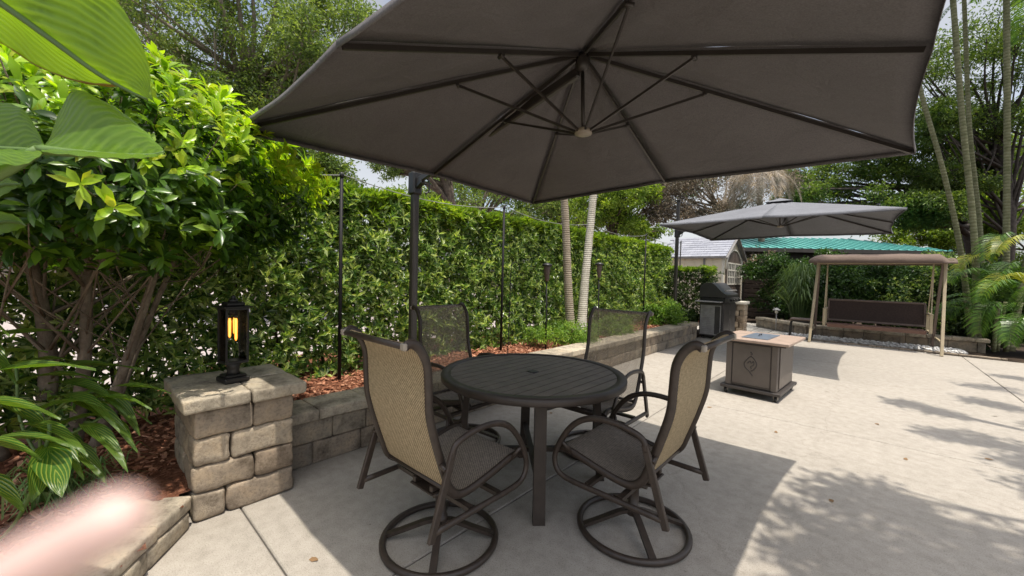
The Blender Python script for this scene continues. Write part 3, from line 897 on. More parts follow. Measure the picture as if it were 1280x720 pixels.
# ------------------------------------------------------------------ far trees
def tree_px(name, label, spots, base, top, r0, nleaf, L, W, ml, mbk, **kw):
    cl = []
    for (u, v, d, rx, rz, n, rr) in spots:
        c = P(u, v, d); cl += blob(c, (rx, rx, rz), n, rr)
    return limb_tree(name, label, base, top, r0, cl, nleaf, L, W, ml, mbk, **kw)


tree_px('shade_tree', 'tall fine-leaved tree with pale limbs rising behind the left bush', [(250, 60, 12, 2.6, 1.8, 18, 1.1), (390, 110, 12, 1.6, 2.0, 16, .95), (330, -30, 12, 2.4, 1.4, 10, 1.1), (120, 0, 12, 2, 2, 7, 1.1), (440, 30, 12.5, 1.3, 1.5, 9, .9), (300, 150, 12, 1.6, 1.0, 9, .9)],
        P(330, 420, 13), P(310, 60, 12.4), .26, 50000, .12, .05, M['tree_fine'], M['bark_pale'], subr=.4, sub=9, limb_r=.4)
tree_px('shade_tree', 'dark leafy tree showing just right of the left bush, above the hedge', [(300, 190, 10, 1.3, .9, 8, .8), (380, 215, 10.5, .9, .6, 6, .6), (225, 130, 10, 1.0, .8, 5, .7), (418, 235, 11, .5, .5, 4, .5)],
        P(350, 330, 11), P(350, 200, 10.6), .16, 26000, .10, .045, M['tree_oak'], M['bark'], subr=.4)
tree_px('shade_tree', 'sparse tree with a bent brown limb behind the near umbrella pole', [(470, 170, 12, 1.2, .8, 6, .7), (500, 215, 13, .7, .35, 4, .45), (560, 200, 13, 1.0, .8, 6, .7)],
        P(580, 330, 13), P(545, 190, 12.6), .2, 6000, .09, .04, M['tree_fine'], M['bark'], subr=.32, limb_r=.5)
tree_px('shade_tree', 'olive-green tree with several thin trunks above the hedge, left of the pale palm pair', [(595, 245, 16, 1.6, 1.1, 9, .9), (660, 262, 17, 1.4, .9, 8, .8), (640, 200, 17, 2.2, 1.2, 8, 1.0)],
        P(600, 340, 16), P(600, 250, 16), .2, 16000, .14, .06, M['tree_fine'], M['bark'], subr=.36)
tree_px('shade_tree', 'bright yellow-green tree behind the hedge, right of the pale palm pair', [(790, 250, 17, 1.4, 1.0, 9, .85), (740, 262, 18, 1.6, 1.0, 9, .85), (770, 210, 18, 2.2, 1.2, 9, 1.0), (800, 285, 17, .9, .6, 5, .6)],
        P(765, 345, 18), P(765, 260, 17.6), .2, 20000, .15, .065, M['tree_bright'], M['bark'], subr=.36)
tree_px('shade_tree', 'dark mossy tree behind the thin trunks at the middle of the hedge', [(690, 235, 22, 3.4, 1.7, 14, 1.2), (560, 250, 22, 2.6, 1.4, 9, 1.1), (850, 200, 24, 3.2, 2.2, 12, 1.3)],
        P(690, 350, 22), P(700, 270, 22), .3, 22000, .2, .09, M['tree_oak'], M['bark'], subr=.38)
tree_px('shade_tree', 'greyish bare-twigged tree standing behind the shed', [(880, 215, 19, 2.0, 1.3, 9, .9), (940, 230, 19, 1.8, 1.2, 8, .9), (840, 230, 18, .9, .9, 8, .7), (815, 255, 18, .7, .7, 7, .55), (850, 265, 18.5, .9, .5, 6, .6), (900, 270, 19, 1.6, .6, 6, .7)],
        P(905, 350, 19), P(905, 250, 19), .22, 15000, .17, .045, M['tree_dry'], M['bark_pale'], subr=.4, sub=12)
tree_px('oak_tree', 'wide green oak with dark spreading limbs over the green roof', [(1050, 215, 20, 2.4, 1.0, 12, 1.0), (1130, 200, 19, 1.8, 1.2, 10, 1.0), (1000, 240, 20, 1.2, .7, 7, .75), (1110, 260, 18, 1.8, .6, 9, .7), (1170, 265, 17, .9, .7, 6, .6)],
        P(1235, 360, 20), P(1200, 200, 20), .4, 36000, .15, .065, M['tree_oak'], M['bark_dark'], subr=.42, limb_r=.3)
tree_px('oak_tree', 'big oak with a thick dark trunk at the right, behind the ringed palm stems', [(1190, 60, 17, 2.2, 2.0, 12, 1.1), (1260, 120, 17, 1.8, 1.8, 10, 1.0), (1270, 20, 17, 2.4, 1.8, 9, 1.1), (1330, 200, 18, 2.6, 1.8, 9, 1.1), (1170, 160, 17, .9, .9, 8, .75), (1190, 220, 17.5, 1.2, .9, 8, .8), (1240, 200, 18, 1.4, 1.0, 8, .9)],
        P(1249, 400, 18), P(1240, 130, 17.5), .27, 50000, .13, .055, M['tree_oak'], M['bark_dark'], subr=.44, limb_r=.24)
tree_px('shade_tree', 'light green tree closing the view behind the right-hand palms', [(1200, 260, 24, 2.6, 2.2, 14, 1.3), (1300, 280, 24, 2.8, 2.4, 12, 1.3), (1250, 180, 26, 3.5, 2.2, 12, 1.4), (1160, 290, 25, 2.2, 1.2, 10, 1.1), (1240, 340, 24, 2.6, 1.0, 8, 1.1)],
        P(1240, 380, 24), P(1240, 260, 24), .3, 42000, .2, .09, M['tree_bright'], M['bark'], subr=.38)
tree_px('shade_tree', 'dull green tree far beyond the driveway at the left edge', [(60, 120, 14, 2.4, 2.4, 12, 1.2), (-40, 40, 14, 2.6, 2.6, 9, 1.2), (20, 260, 14, 2.2, 1.2, 8, 1.0)],
        P(40, 400, 14), P(50, 180, 14), .25, 16000, .16, .07, M['tree_oak'], M['bark'], subr=.36)
# the dead palm whose dry fronds hang behind the shed
b = P(955, 372, 17.5); t = P(948, 215, 17)
root = empty('dead_palm', b, 0, 'palm with hanging dry brown fronds behind the shed roof', 'palm')
mb, sp = ringed_trunk([Vector((0, 0, 0)), (t - b) * .5, t - b], .14, .11); mb.build('trunk', M['bark_pale'], root)
mb = MB()
for i in range(26):
    az = i * 2.399; el = random.uniform(-.2, .9)
    frond_geo(mb, t - b, (math.cos(az) * math.cos(el), math.sin(az) * math.cos(el), math.sin(el)), random.uniform(1.6, 2.6), random.uniform(1.8, 3.2), 30, .5, .03, .016, side_droop=.7)
mb.build('crown', M['dead_frond'], root)

# an oak out of view on the right: its limbs reach over the patio and dapple it
cl = []
for (u, v) in ((1015, 660), (1042, 622), (1090, 612), (1062, 682), (1120, 640), (1150, 690), (1020, 706), (1215, 700), (1105, 722), (1180, 655), (1250, 735), (1320, 690), (1060, 760), (1000, 800),
               (1135, 506), (1180, 516), (1228, 502), (1272, 512), (1185, 545), (1240, 552), (1280, 580), (1262, 472), (1228, 482), (1330, 540), (1340, 480), (1330, 620)):
    q = PZ(u, v, 0) + SUN / SUN.z * random.uniform(5.2, 5.9)
    cl.append((q, random.uniform(.18, .32)))
limb_tree('oak_tree', 'spreading oak at the right edge of the patio shading the concrete', (6.4, 4.6, 0), (5.6, 4.6, 4.6), .3, cl, 6800, .11, .04, M['tree_oak'], M['bark_dark'], subr=.5, sub=7, lean=.12, limb_r=.12)
# palms out of view whose leaf tips dapple the left bed belong to the bush below


# ------------------------------------------------------------------ shrubs behind the swing
def shrub(name, label, c, rad, n, rr, nleaf, L, W, ml, base=None, cat='shrub', group=None, seg=1, up=.3):
    base = base or (c[0], c[1], 0.0)
    return limb_tree(name, label, base, (base[0], base[1], base[2] + (c[2] - base[2]) * .5), .05, blob(c, rad, n, rr), nleaf, L, W, ml, M['stem'], sub=7, subr=.45, cat=cat, group=group, seg=seg)


for (x, y, z, rx, rz, ml, lab) in (
        (-2.25, 16.3, 1.3, .95, 1.15, 'shrub_dark', 'dark shrub beside the slatted fence, left of the tall reed clump'),
        (-.55, 14.6, 1.05, .75, .85, 'shrub_dark', 'dark glossy shrub behind the left end of the swing bench'),
        (.35, 14.8, 1.15, .8, .95, 'shrub_dark', 'dark shrub behind the middle of the swing bench'),
        (1.1, 14.6, 1.15, .75, .9, 'hedge_leaf', 'mid-green shrub behind the right half of the swing bench'),
        (1.85, 14.4, 1.0, .7, .85, 'hedge_dark', 'loose shrub between the swing and the feathery palms'),
        (.4, 17.2, 1.2, 2.6, 1.1, 'shrub_dark', 'broad dark bush under the eaves of the green roof'),
        (-.6, 17.6, 1.6, 1.2, 1.1, 'shrub_dark', 'tall dark bush just behind the reed clump'),
        (2.5, 14.4, 1.1, .7, 1.0, 'hedge_dark', 'mid-green bush filling the gap behind the ringed palm stems'),
        (3.2, 13.9, 1.3, .8, 1.2, 'shrub_dark', 'dark bush at the right frame edge behind the slanting palm stem'),
        (-3.3, 18.2, 1.7, .8, 1.0, 'tree_dry', 'dry brown bush between the shed and the green-roofed building'),
        (3.4, 17.5, 1.5, 1.9, 1.4, 'shrub_dark', 'shaded bush far behind the feathery palms at right')):
    shrub('garden_shrub', lab, (x, y, z), (rx, rx * .8, rz), 14, .45, 11000, .10, .05, M[ml])
# tall reed clump
c = PY(1000, 398, 14.5); c.z = .25
root = empty('reed_clump', c, 0, 'tall arching green reed clump left of the swing', 'ornamental grass')
n = 900; az = RNG.uniform(0, 6.283, n); V = []; F = []
for i in range(n):
    r0 = random.uniform(0, .22); h = random.uniform(.7, 1.75); out = random.uniform(.1, .75) * (1.2 - h / 3)
    d = Vector((math.cos(az[i]), math.sin(az[i]), 0)); s = Vector((-d.y, d.x, 0)) * .011
    p0 = d * r0; p1 = d * (r0 + out * .35) + Vector((0, 0, h * .65)); p2 = d * (r0 + out * .85) + Vector((0, 0, h)); p3 = d * (r0 + out * 1.5) + Vector((0, 0, h * random.uniform(.6, .95)))
    b_ = len(V); V += [p0 - s, p0 + s, p1 - s, p1 + s, p2 - s * .8, p2 + s * .8, p3 - s * .1, p3 + s * .1]; F += [(b_, b_ + 1, b_ + 3, b_ + 2), (b_ + 2, b_ + 3, b_ + 5, b_ + 4), (b_ + 4, b_ + 5, b_ + 7, b_ + 6)]
link('blades', np_mesh('blades', [tuple(p) for p in V], F), M['reed'], root)

# low plants in the bed
shrub('ground_cover_plant', 'light green feathery plant at the foot of the pale palm pair', (-3.5, 5.2, .42), (.42, .8, .2), 16, .2, 6000, .06, .016, M['shrub_light'], (-3.5, 5.2, .3), 'plant')
shrub('ground_cover_plant', 'small light green plant at the wall right of the palm pair', (-3.45, 6.6, .42), (.3, .5, .18), 9, .18, 3000, .06, .016, M['shrub_light'], (-3.45, 6.6, .3), 'plant')
shrub('ground_cover_plant', 'pale variegated bush at the foot of the far umbrella pole', (-3.4, 9.0, .52), (.32, .55, .22), 10, .2, 4000, .08, .026, M['shrub_light'], (-3.4, 9.0, .3), 'plant')
shrub('ground_cover_plant', 'dark low plant on the bed just left of the grill', (-3.3, 10.2, .45), (.28, .4, .15), 8, .16, 2500, .07, .03, M['hedge_dark'], (-3.3, 10.2, .3), 'plant')

# pale palm pair by the hedge: crowns rise past the umbrella
palm('palm_tree', 'smooth brownish palm trunk, left one of the pair rising from the bed', [(-3.62, 5.55, .28), (-3.66, 5.46, 1.3), (-3.68, 5.32, 2.6), (-3.7, 5.0, 4.6), (-3.72, 4.7, 8.4)], .07, .052, 11, 2.0, M['palm_brown'], M['palm_leaf'])
palm('palm_tree', 'whitish leaning palm trunk, right one of the pair rising from the bed', [(-3.58, 5.78, .28), (-3.66, 5.98, 1.2), (-3.7, 6.22, 2.6), (-3.7, 6.5, 5.0), (-3.75, 6.9, 9.0)], .078, .054, 11, 2.0, M['palm_trunk'], M['palm_leaf'])

# ringed green palms at the right edge
def rpalm(label, pix, d, r0, r1, top_extra=2.2, nf=9):
    pts = [P(u, v, d) for (u, v) in pix]; pts[0].z = .05
    dv = (pts[-1] - pts[-2]).normalized(); pts.append(pts[-1] + dv * top_extra)
    return palm('ringed_palm', label, pts, r0, r1, nf, 2.2, M['palm_green'], M['palm_leaf'], group='ringed palms at the right edge', shaft=.6)


rpalm('slender ringed palm with the crooked grey-green stem nearest the swing', [(1222, 430), (1218, 300), (1203, 150), (1192, 10)], 8.6, .056, .044)
rpalm('straight pale-banded palm standing farthest right beside the dark oak trunk', [(1256, 430), (1258, 290), (1259, 150), (1258, 0)], 8.7, .056, .048)
rpalm('leaning green palm stem that bends left over the swing canopy', [(1216, 432), (1200, 310), (1178, 210), (1150, 110), (1146, 60)], 8.9, .05, .036, 1.6)
rpalm('short thick palm stem slanting right at the frame edge', [(1262, 436), (1275, 370), (1295, 260), (1310, 120)], 8.3, .062, .05)
rpalm('thin ringed palm behind the crooked grey-green stem', [(1228, 428), (1226, 300), (1212, 160), (1206, 20)], 9.4, .048, .036)

# feathery palm clump between them
root = empty('feathery_palm', P(1240, 432, 8.4), 0, 'low feathery palm clump with arching bright fronds at the foot of the ringed stems', 'palm')
o = root.location.copy()
for (u, v, d, du, dv, l, droop, mm) in ((1245, 400, 8.2, -40, -75, 1.0, 1.6, 'palm_leaf'), (1250, 400, 8.1, 10, -70, 1.0, 2.6, 'palm_leaf'), (1262, 345, 8.2, -22, -20, .8, 3.0, 'palm_leaf'),
                                       (1275, 300, 8.2, -35, -18, .9, 1.2, 'palm_yellow'), (1240, 330, 8.5, -45, -50, .9, 2.2, 'palm_yellow'), (1236, 380, 8.6, -60, -30, 1.1, 1.4, 'palm_leaf'), (1262, 400, 8, 30, -80, 1.1, 1.6, 'palm_leaf'),
                                       (1240, 410, 8.3, -20, -90, 1.3, 1.0, 'palm_leaf'), (1255, 410, 8.5, 15, -90, 1.4, 1.1, 'palm_leaf'), (1230, 400, 8.8, -70, -60, 1.2, 1.2, 'palm_leaf'), (1272, 330, 8.3, -50, -10, .9, 1.5, 'palm_leaf'), (1250, 380, 8.0, -25, -10, .9, 3.2, 'palm_leaf'),
                                       (1268, 370, 7.9, -30, -60, 1.1, 2.4, 'palm_leaf'), (1285, 360, 8.0, -40, -55, 1.2, 2.0, 'palm_yellow'), (1235, 360, 8.4, -35, -70, 1.2, 1.8, 'palm_leaf'), (1225, 395, 8.3, -40, -40, 1.0, 2.2, 'palm_leaf'), (1290, 400, 7.9, -30, -40, 1.1, 2.2, 'palm_leaf'), (1262, 300, 8.4, -30, -35, 1.0, 2.4, 'palm_leaf'), (1275, 410, 7.8, -10, -60, 1.0, 2.6, 'palm_leaf')):
    a = P(u, v, d); e = P(u + du, v + dv, d + random.uniform(-.4, .3))
    mb = MB(); frond_geo(mb, a - o, e - a, l, droop, 30, .34, .022, .011, side_droop=.45); mb.build('frond', M[mm], root)
mb = MB()
for k in range(7):
    x, y = random.uniform(-.3, .3), random.uniform(-.3, .3); mb.tube(spline([(x, y, -.1), (x * 1.2, y * 1.2, .4), (x * 1.8, y * 1.8, .95)], 4), [.03] * 9, 8)
mb.build('stem', M['palm_green'], root)
# strap-leaved tuft at the foot

# ------------------------------------------------------------------ shed, fence, green-roofed building
M['shed_wall'] = simple('shed_wall', (.66, .585, .45), .7, .3, var=.06, scale=3)
M['shed_trim'] = simple('shed_trim', (.62, .585, .5), .6, .3, var=.06)
M['shed_grey'] = simple('shed_grey', (.2, .19, .185), .7, .3)
M['shingle'] = chip_mat('shingle', [(.25, .26, .3), (.31, .32, .37), (.28, .29, .33), (.35, .36, .41)])
M['door_brown'] = simple('door_brown', (.10, .075, .06), .55)
M['pane'] = simple('pane', (.05, .05, .055), .12, .6)
SX, SY0, SY1, EZ, RZ, SXL = -3.5, 14.35, 17.0, 2.24, 2.98, -5.6
YM = (SY0 + SY1) / 2
root = empty('garden_shed', ((SX + SXL) / 2, YM, 0), 0, 'cream plastic garden shed with a grey shingle roof and arched double doors', 'shed')
ro = Vector(root.location)
def Tm(): return Matrix.Translation(-ro)
mb = MB()
mb.box((SXL, SY0, 0), (SX, SY1, EZ), .01, Tm())
mb.prism([(SY0 + .02, 0), (SY1 - .02, 0), (YM, RZ - EZ - .04)], 0, .06, Tm() @ Matrix(((0, 0, 1, SX - .07), (1, 0, 0, 0), (0, 1, 0, EZ + .002), (0, 0, 0, 1))))
x = SXL + .25
while x < SX - .1:
    mb.box((x, SY0 - .012, .02), (x + .02, SY0 - .001, EZ - .03), 0, Tm()); x += .3
y = SY0 + .2
while y < SY1:
    mb.box((SX + .001, y, .02), (SX + .01, y + .018, EZ + max(0, (RZ - EZ) * (1 - abs(y - YM) / (SY1 - YM)) - .1)), 0, Tm()); y += .2
mb.build('wall', M['shed_wall'], root)
mb = MB()
for a, b_ in ((SX - .05, SY0 - .02), (SX - .05, SY1 - .06)):
    mb = MB(); mb.box((a, b_, 0), (SX + .022, b_ + .08, EZ - .01), .008, Tm()); mb.build('corner_trim', M['shed_trim'], root)
mb = MB(); mb.box((SX - .62, SY0 - .035, 0), (SX - .56, SY0 - .013, EZ - .02), .006, Tm()); mb.build('corner_post', M['shed_grey'], root)
mb = MB()
for sgn, ye in ((-1, SY0), (1, SY1)):
    nrow = 9
    for r_ in range(nrow):
        t0, t1 = r_ / nrow, (r_ + 1) / nrow
        ya, za = ye + sgn * .1 + (YM - ye - sgn * .1) * t0, EZ - .06 + (RZ - EZ + .06) * t0
        yb, zb = ye + sgn * .1 + (YM - ye - sgn * .1) * t1, EZ - .06 + (RZ - EZ + .06) * t1
        x = SXL - .1 + (.15 if r_ % 2 else 0)
        while x < SX + .07:
            e = min(x + .3, SX + .09)
            v = [(x + .003, ya, za + .03), (e - .003, ya, za + .03), (e - .003, yb, zb + .014), (x + .003, yb, zb + .014), (x + .003, ya, za), (e - .003, ya, za), (e - .003, yb, zb), (x + .003, yb, zb)]
            mb.add([Vector(p) - ro for p in v], [(0, 1, 2, 3), (7, 6, 5, 4), (0, 4, 5, 1), (1, 5, 6, 2), (3, 7, 4, 0), (2, 6, 7, 3)]); x = e
rf = mb.build('roof', M['shingle'], root)
mb = MB()
for ye, sgn in ((SY0 - .1, 1), (SY1 + .1, -1)):
    mb.bar(Vector((SX + .11, ye, EZ - .10)) - ro, Vector((SX + .11, YM, RZ - .03)) - ro, .03, .09, (1, 0, 0))
mb.bar(Vector((SXL - .1, SY0 - .115, EZ - .075)) - ro, Vector((SX + .1, SY0 - .115, EZ - .075)) - ro, .03, .07)
mb.build('fascia', M['shed_grey'], rf)
# arched double doors
dy0, dy1, dz = 14.62, 16.72, 2.42
def arch(k, y0, y1, top, n=10):
    c = (y0 + y1) / 2; rr = (y1 - y0) / 2; sp = top - rr * .62
    return [(y0, 0.03), (y1, .03)] + [(c + rr * math.cos(math.pi * i / n), sp + rr * .62 * math.sin(math.pi * i / n)) for i in range(n + 1)]
AX = Matrix(((0, 0, 1, SX + .012), (1, 0, 0, 0), (0, 1, 0, 0), (0, 0, 0, 1)))
dr = MB().prism(arch(0, dy0, dy1, dz), 0, .03, Tm() @ AX).build('door', M['door_brown'], root)
mb = MB()
for ya, yb in ((dy0 + .14, YM - .08), (YM + .08, dy1 - .14)):
    mb.box((SX + .044, ya, 1.3), (SX + .05, yb, 1.98), 0, Tm())
mb.build('pane', M['pane'], dr)
mb = MB()
for ya, yb in ((dy0 + .12, YM - .06), (YM + .06, dy1 - .12)):
    for z in (1.28, 1.52, 1.76, 2.0): mb.box((SX + .043, ya, z - .02), (SX + .066, yb, z + .02), 0, Tm())
    for k in range(5): y = ya + (yb - ya) * k / 4; mb.box((SX + .045, y - .02, 1.27), (SX + .063, y + .02, 2.01), 0, Tm())
mb.build('muntin', M['shed_trim'], dr)
mb = MB()
for ya, yb in ((dy0 + .15, YM - .08), (YM + .08, dy1 - .15)):
    for k in range(4): y = ya + (yb - ya) * (k + .5) / 4; mb.box((SX + .043, y - .09, .15), (SX + .052, y + .09, 1.15), .004, Tm())
mb.box((SX + .043, YM - .02, .05), (SX + .056, YM + .02, 2.4), 0, Tm())
mb.build('panel', M['door_brown'], dr)
A = arch(0, dy0 - .06, dy1 + .06, dz + .06)
mb = MB(); mb.tube([Vector((SX + .03, y, z)) - ro for y, z in [A[0]] + A[2:][::-1] + [A[1]]][1:-1] + [], .035, 6); mb.build('door_surround', M['shed_trim'], root)

M['fence_wood'] = simple('fence_wood', (.06, .045, .04), .8, .2, var=.3)
fo = Vector((-2.9, 17.3, 0)); root = empty('slatted_fence', fo, 0, 'dark brown horizontal slat fence to the right of the shed', 'fence')
for k in range(3):
    mb = MB(); x = -3.45 + k * 1.3; mb.box((x - fo.x, -.05, -.1), (x + .09 - fo.x, .04, 1.72), .006); mb.build('post', M['fence_wood'], root)
mb = MB()
for k in range(9): mb.box((-.55, -.085, .06 + k * .18), (2.2, -.055, .2 + k * .18), .004)
mb.build('slat_panel', M['fence_wood'], root)

m, n, l, b = mat('green_roof', .35, .5); t = noise_tex(n, l, 1.2, 4); r = ramp(n, [(.10, .33, .31), (.15, .42, .39)], [.3, .7]); l.new(t.outputs[0], r.inputs[0]); l.new(r.outputs[0], b.inputs['Base Color']); M['green_roof'] = m
M['building_dark'] = simple('building_dark', (.045, .04, .036), .8)
a = PZ(926, 309, 2.75); b_ = PZ(1192, 314, 2.75); d = (b_ - a).normalized(); nb = Vector((-d.y, d.x, 0)); Lr = (b_ - a).length
root = empty('long_building', a, math.atan2(d.y, d.x), 'long low building with a turquoise-green metal roof beyond the swing', 'building')
mb = MB(); D_ = 6.0; h = .72
mb.add([(0, 0, 0), (Lr, 0, 0), (Lr - 1.6, D_ / 2, h), (.02, D_ / 2, h), (0, D_, 0), (Lr, D_, 0), (0, 0, 0)], [(6, 0, 1, 2, 3), (1, 5, 2), (5, 4, 3, 2)])
x = .1
while x < Lr:
    t1 = min(1, (Lr - x) / 1.6); mb.bar((x, 0, .012), (x, D_ / 2 * t1, h * t1 + .012), .05, .05); x += .32
mb.build('roof', M['green_roof'], root)
mb = MB(); mb.box((0, -.03, -.16), (Lr + .02, .0, -.005)); mb.build('fascia', M['building_dark'], root)
mb = MB(); mb.box((.3, .5, -2.9), (Lr - .5, D_ - .5, -.03)); mb.build('wall', M['building_dark'], root)
mb = MB()
for k in range(5): mb.box((.1 + k * 1.5, .05, -2.8), (.22 + k * 1.5, .17, -.02))
mb.build('post', M['building_dark'], root)


# ------------------------------------------------------------------ poles, string light wire, torches
PY_ = [-.56, 1.68, 3.92, 6.16, 8.6, 10.85]
labs = ['black string-light pole hidden behind the left bush', 'black string-light pole nearest the lantern pillar, left of the umbrella pole', 'black string-light pole between the umbrella pole and the palm pair',
        'black string-light pole behind the whitish leaning palm trunk', 'black string-light pole between the palm pair and the far umbrella pole', 'black string-light pole in front of the shed wall']
wire = []
for y, lb in zip(PY_, labs):
    if lb.endswith('bush'): wire.append((-3.7, y, 2.2)); continue
    top = 2.24 + .012 * y
    root = empty('light_pole', (-3.7, y, .2), 0, lb, 'pole', 'string-light poles along the hedge')
    mb = MB(); mb.tube([(0, 0, -.1), (0, 0, top - .2)], .0165, 10); mb.build('shaft', M['post_black'], root)
    mb = MB(); mb.lathe([(.0, top - .2), (.021, top - .195), (.021, top - .16), (.012, top - .15)], 10); mb.tube([(0, 0, top - .175), (0, .03, top - .15), (.0, .035, top - .13)], .004, 5); mb.build('hook', M['metal_black'], root)
    wire.append((-3.7, y + .03, top + .03))
pts = []
for i in range(len(wire) - 1):
    a, b_ = Vector(wire[i]), Vector(wire[i + 1])
    for k in range(10): t = k / 10; pts.append(a.lerp(b_, t) - Vector((0, 0, .10 * 4 * t * (1 - t))))
pts.append(Vector(wire[-1]))
mb = MB(); o = Vector((-3.7, 4, 2.2)); mb.tube([p - o for p in pts], .0045, 5)
M['wire'] = simple('wire', (.25, .25, .24), .5)
w = mb.build('string_light_wire', M['wire']); w.location = o; tag(w, 'thin sagging string-light wire running from pole to pole over the hedge', 'wire')


def torch(x, y, z0, z1, label):
    root = empty('garden_torch', (x, y, z0), 0, label, 'torch', 'garden torches in the bed'); h = z1 - z0
    mb = MB(); mb.tube([(0.02, 0, -.1), (0, 0, h - .25)], .011, 8); mb.build('pole', M['post_black'], root)
    mb = MB(); mb.lathe([(.022, h - .27), (.03, h - .255), (.04, h - .16), (.052, h - .055), (.05, h - .05)], 16); hd = mb.build('torch_head', M['torch'], root)
    mb = MB(); mb.lathe([(.058, h - .052), (.078, h - .045), (.07, h - .025), (.035, h - .008), (.012, h)], 16); mb.build('cap', M['metal_black'], hd)


M['torch'] = simple('torch', (.09, .06, .045), .5)
torch(-3.4, 4.53, .3, 1.58, 'brown-headed garden torch left of the palm pair')
torch(-3.4, 6.02, .3, 1.65, 'brown-headed garden torch right of the palm pair')
root = empty('shepherd_hook', (-3.5, 3.84, .3), 0, 'thin black shepherd hook beside the middle string-light pole', 'plant hook')
mb = MB(); mb.tube(spline([(0, 0, -.1), (0, .02, .6), (0, .03, 1.15), (0, .07, 1.25), (0, .15, 1.26), (0, .2, 1.2), (0, .19, 1.14)], 5), .006, 6); mb.build('rod', M['post_black'], root)

# ------------------------------------------------------------------ umbrellas
def umbrella(label, c, hx, hy, zr, za, run, mast, base_z, clamp_z, top_z, mcan, cable, shift=None):
    root = empty('cantilever_umbrella', (mast[0], mast[1], base_z), 0, label, 'umbrella', 'cantilever umbrellas')
    O = Vector(root.location)
    cx, cy = c; A = Vector((cx, cy, za))
    ends = []
    for k in range(8):
        sx, sy = [(-1, -1), (0, -1), (1, -1), (1, 0), (1, 1), (0, 1), (-1, 1), (-1, 0)][k]
        pull = 1 if k % 2 == 0 else .965
        ends.append(Vector((cx + sx * hx * pull, cy + sy * hy * pull, zr + (0 if k % 2 == 0 else .025))))
    if shift: ends[1] = ends[1] + Vector(shift)
    mb = MB(); nu, nt = 12, 16
    for k in range(8):
        a, b_ = ends[k], ends[(k + 1) % 8]
        grid = []
        for i in range(nt + 1):
            t = .02 + .98 * i / nt; row = []
            for j in range(nu + 1):
                u = j / nu; e = a.lerp(b_, u); s = 4 * u * (1 - u)
                e = e + (Vector((cx, cy, e.z)) - e) * .018 * s
                p = A.lerp(e, t); p.z += -.018 * s * t * (1 - .5 * t) + .004 * math.sin(math.pi * t)
                w_ = math.sin(math.pi * u) * (1 - t) * 2; p.z += .005 * noise.noise(Vector((p.x * 5, p.y * 5, k))) + .012 * w_ * noise.noise(Vector((u * 9, t * 2.5, k * 7.3)))
                row.append(p - O)
            grid.append(row)
        mb.sheet(grid)
        # hem
        mb.sheet([[grid[nt][j] for j in range(nu + 1)], [Vector((q.x, q.y, q.z - .028)) + (Vector((cx, cy, q.z)) - O - q).normalized() * .004 for q in grid[nt]]])
    can = mb.build('canopy', mcan, root)
    md = can.modifiers.new('thickness', 'SOLIDIFY'); md.thickness = .0025
    mb = MB(); v = []
    for k in range(8): v.append(A.lerp(ends[k], .13) - O + Vector((0, 0, .045)))
    top = A - O + Vector((0, 0, .07))
    mb.add([top] + v, [(0, 1 + k, 1 + (k + 1) % 8) for k in range(8)]); vt = mb.build('vent_cap', mcan, can); md = vt.modifiers.new('thickness', 'SOLIDIFY'); md.thickness = .003
    Rn = Vector((cx + .02, cy, run))
    for k in range(8):
        e = A.lerp(ends[k], .985); off = Vector((0, 0, .028))
        f0 = A + (ends[k] - A).normalized() * .05
        pts = []
        for i in range(7):
            t = i / 6; p = f0.lerp(e, t); p.z += -.024; pts.append(p - O)
        mb = MB()
        for i in range(6): mb.bar(pts[i], pts[i + 1], .014, .022)
        rb = mb.build('rib', M['rib'], root)
        j = f0.lerp(e, .43 if k % 2 else .35); j.z += -.045
        d = (Vector((j.x, j.y, 0)) - Vector((Rn.x, Rn.y, 0))).normalized()
        mb = MB(); mb.bar(Rn + d * .03 - O, j - O, .010, .015); mb.tube([j - O + Vector((-d.y, d.x, 0)) * .02, j - O - Vector((-d.y, d.x, 0)) * .02], .011, 8)
        mb.build('strut', M['rib'], root)
    mb = MB(); mb.lathe([(.02, za - .13), (.04, za - .11), (.045, za - .08), (.04, za - .045), (.03, za - .02)], 16, (cx, cy)); mb.v = [Vector(p) - O for p in mb.v]; mb.build('hub', M['rib'], root)
    mb = MB(); mb.lathe([(.03, run - .018), (.055, run - .008), (.05, run + .02), (.025, run + .03)], 16, (Rn.x, Rn.y)); mb.v = [Vector(p) - O for p in mb.v]; mb.build('runner', M['runner'], root)
    mb = MB(); mb.tube([A - O - Vector((0, 0, .1)), Rn - O], .012, 8); mb.build('pulley_tube', M['rib'], root)
    # mast, arm, clamp
    mb = MB(); mb.box((-.036, -.036, -.05), (.036, .036, top_z - base_z), .012); mb.build('mast', M['rib'], root)
    mb = MB(); mb.box((-.05, -.05, top_z - base_z), (.05, .05, top_z - base_z + .03), .01); mb.build('mast_cap', M['metal_black'], root)
    cl = Vector((0, 0, clamp_z - base_z))
    ad = (Vector((cx, cy, 0)) - Vector((mast[0], mast[1], 0))).normalized()
    mb = MB(); mb.box((-.055, -.055, cl.z - .13), (.055, .055, cl.z + .1), .015); ck = mb.build('clamp', M['metal_black'], root)
    mb = MB(); q = Vector((-ad.y, ad.x, 0)); mb.tube([cl + q * .05, cl + q * .13], .012, 8); mb.tube(spline([cl + q * .12 + Vector((0, 0, .07)), cl + q * .16 + Vector((0, 0, .04)), cl + q * .16 - Vector((0, 0, .06)), cl + q * .12 - Vector((0, 0, .1))], 4), .01, 6); mb.build('handle', M['metal_black'], ck)
    mb = MB(); mb.bar(cl + ad * .04, A - O - Vector((0, 0, .12)) - ad * .03, .04, .065, ch=.008); mb.build('arm', M['rib'], root)
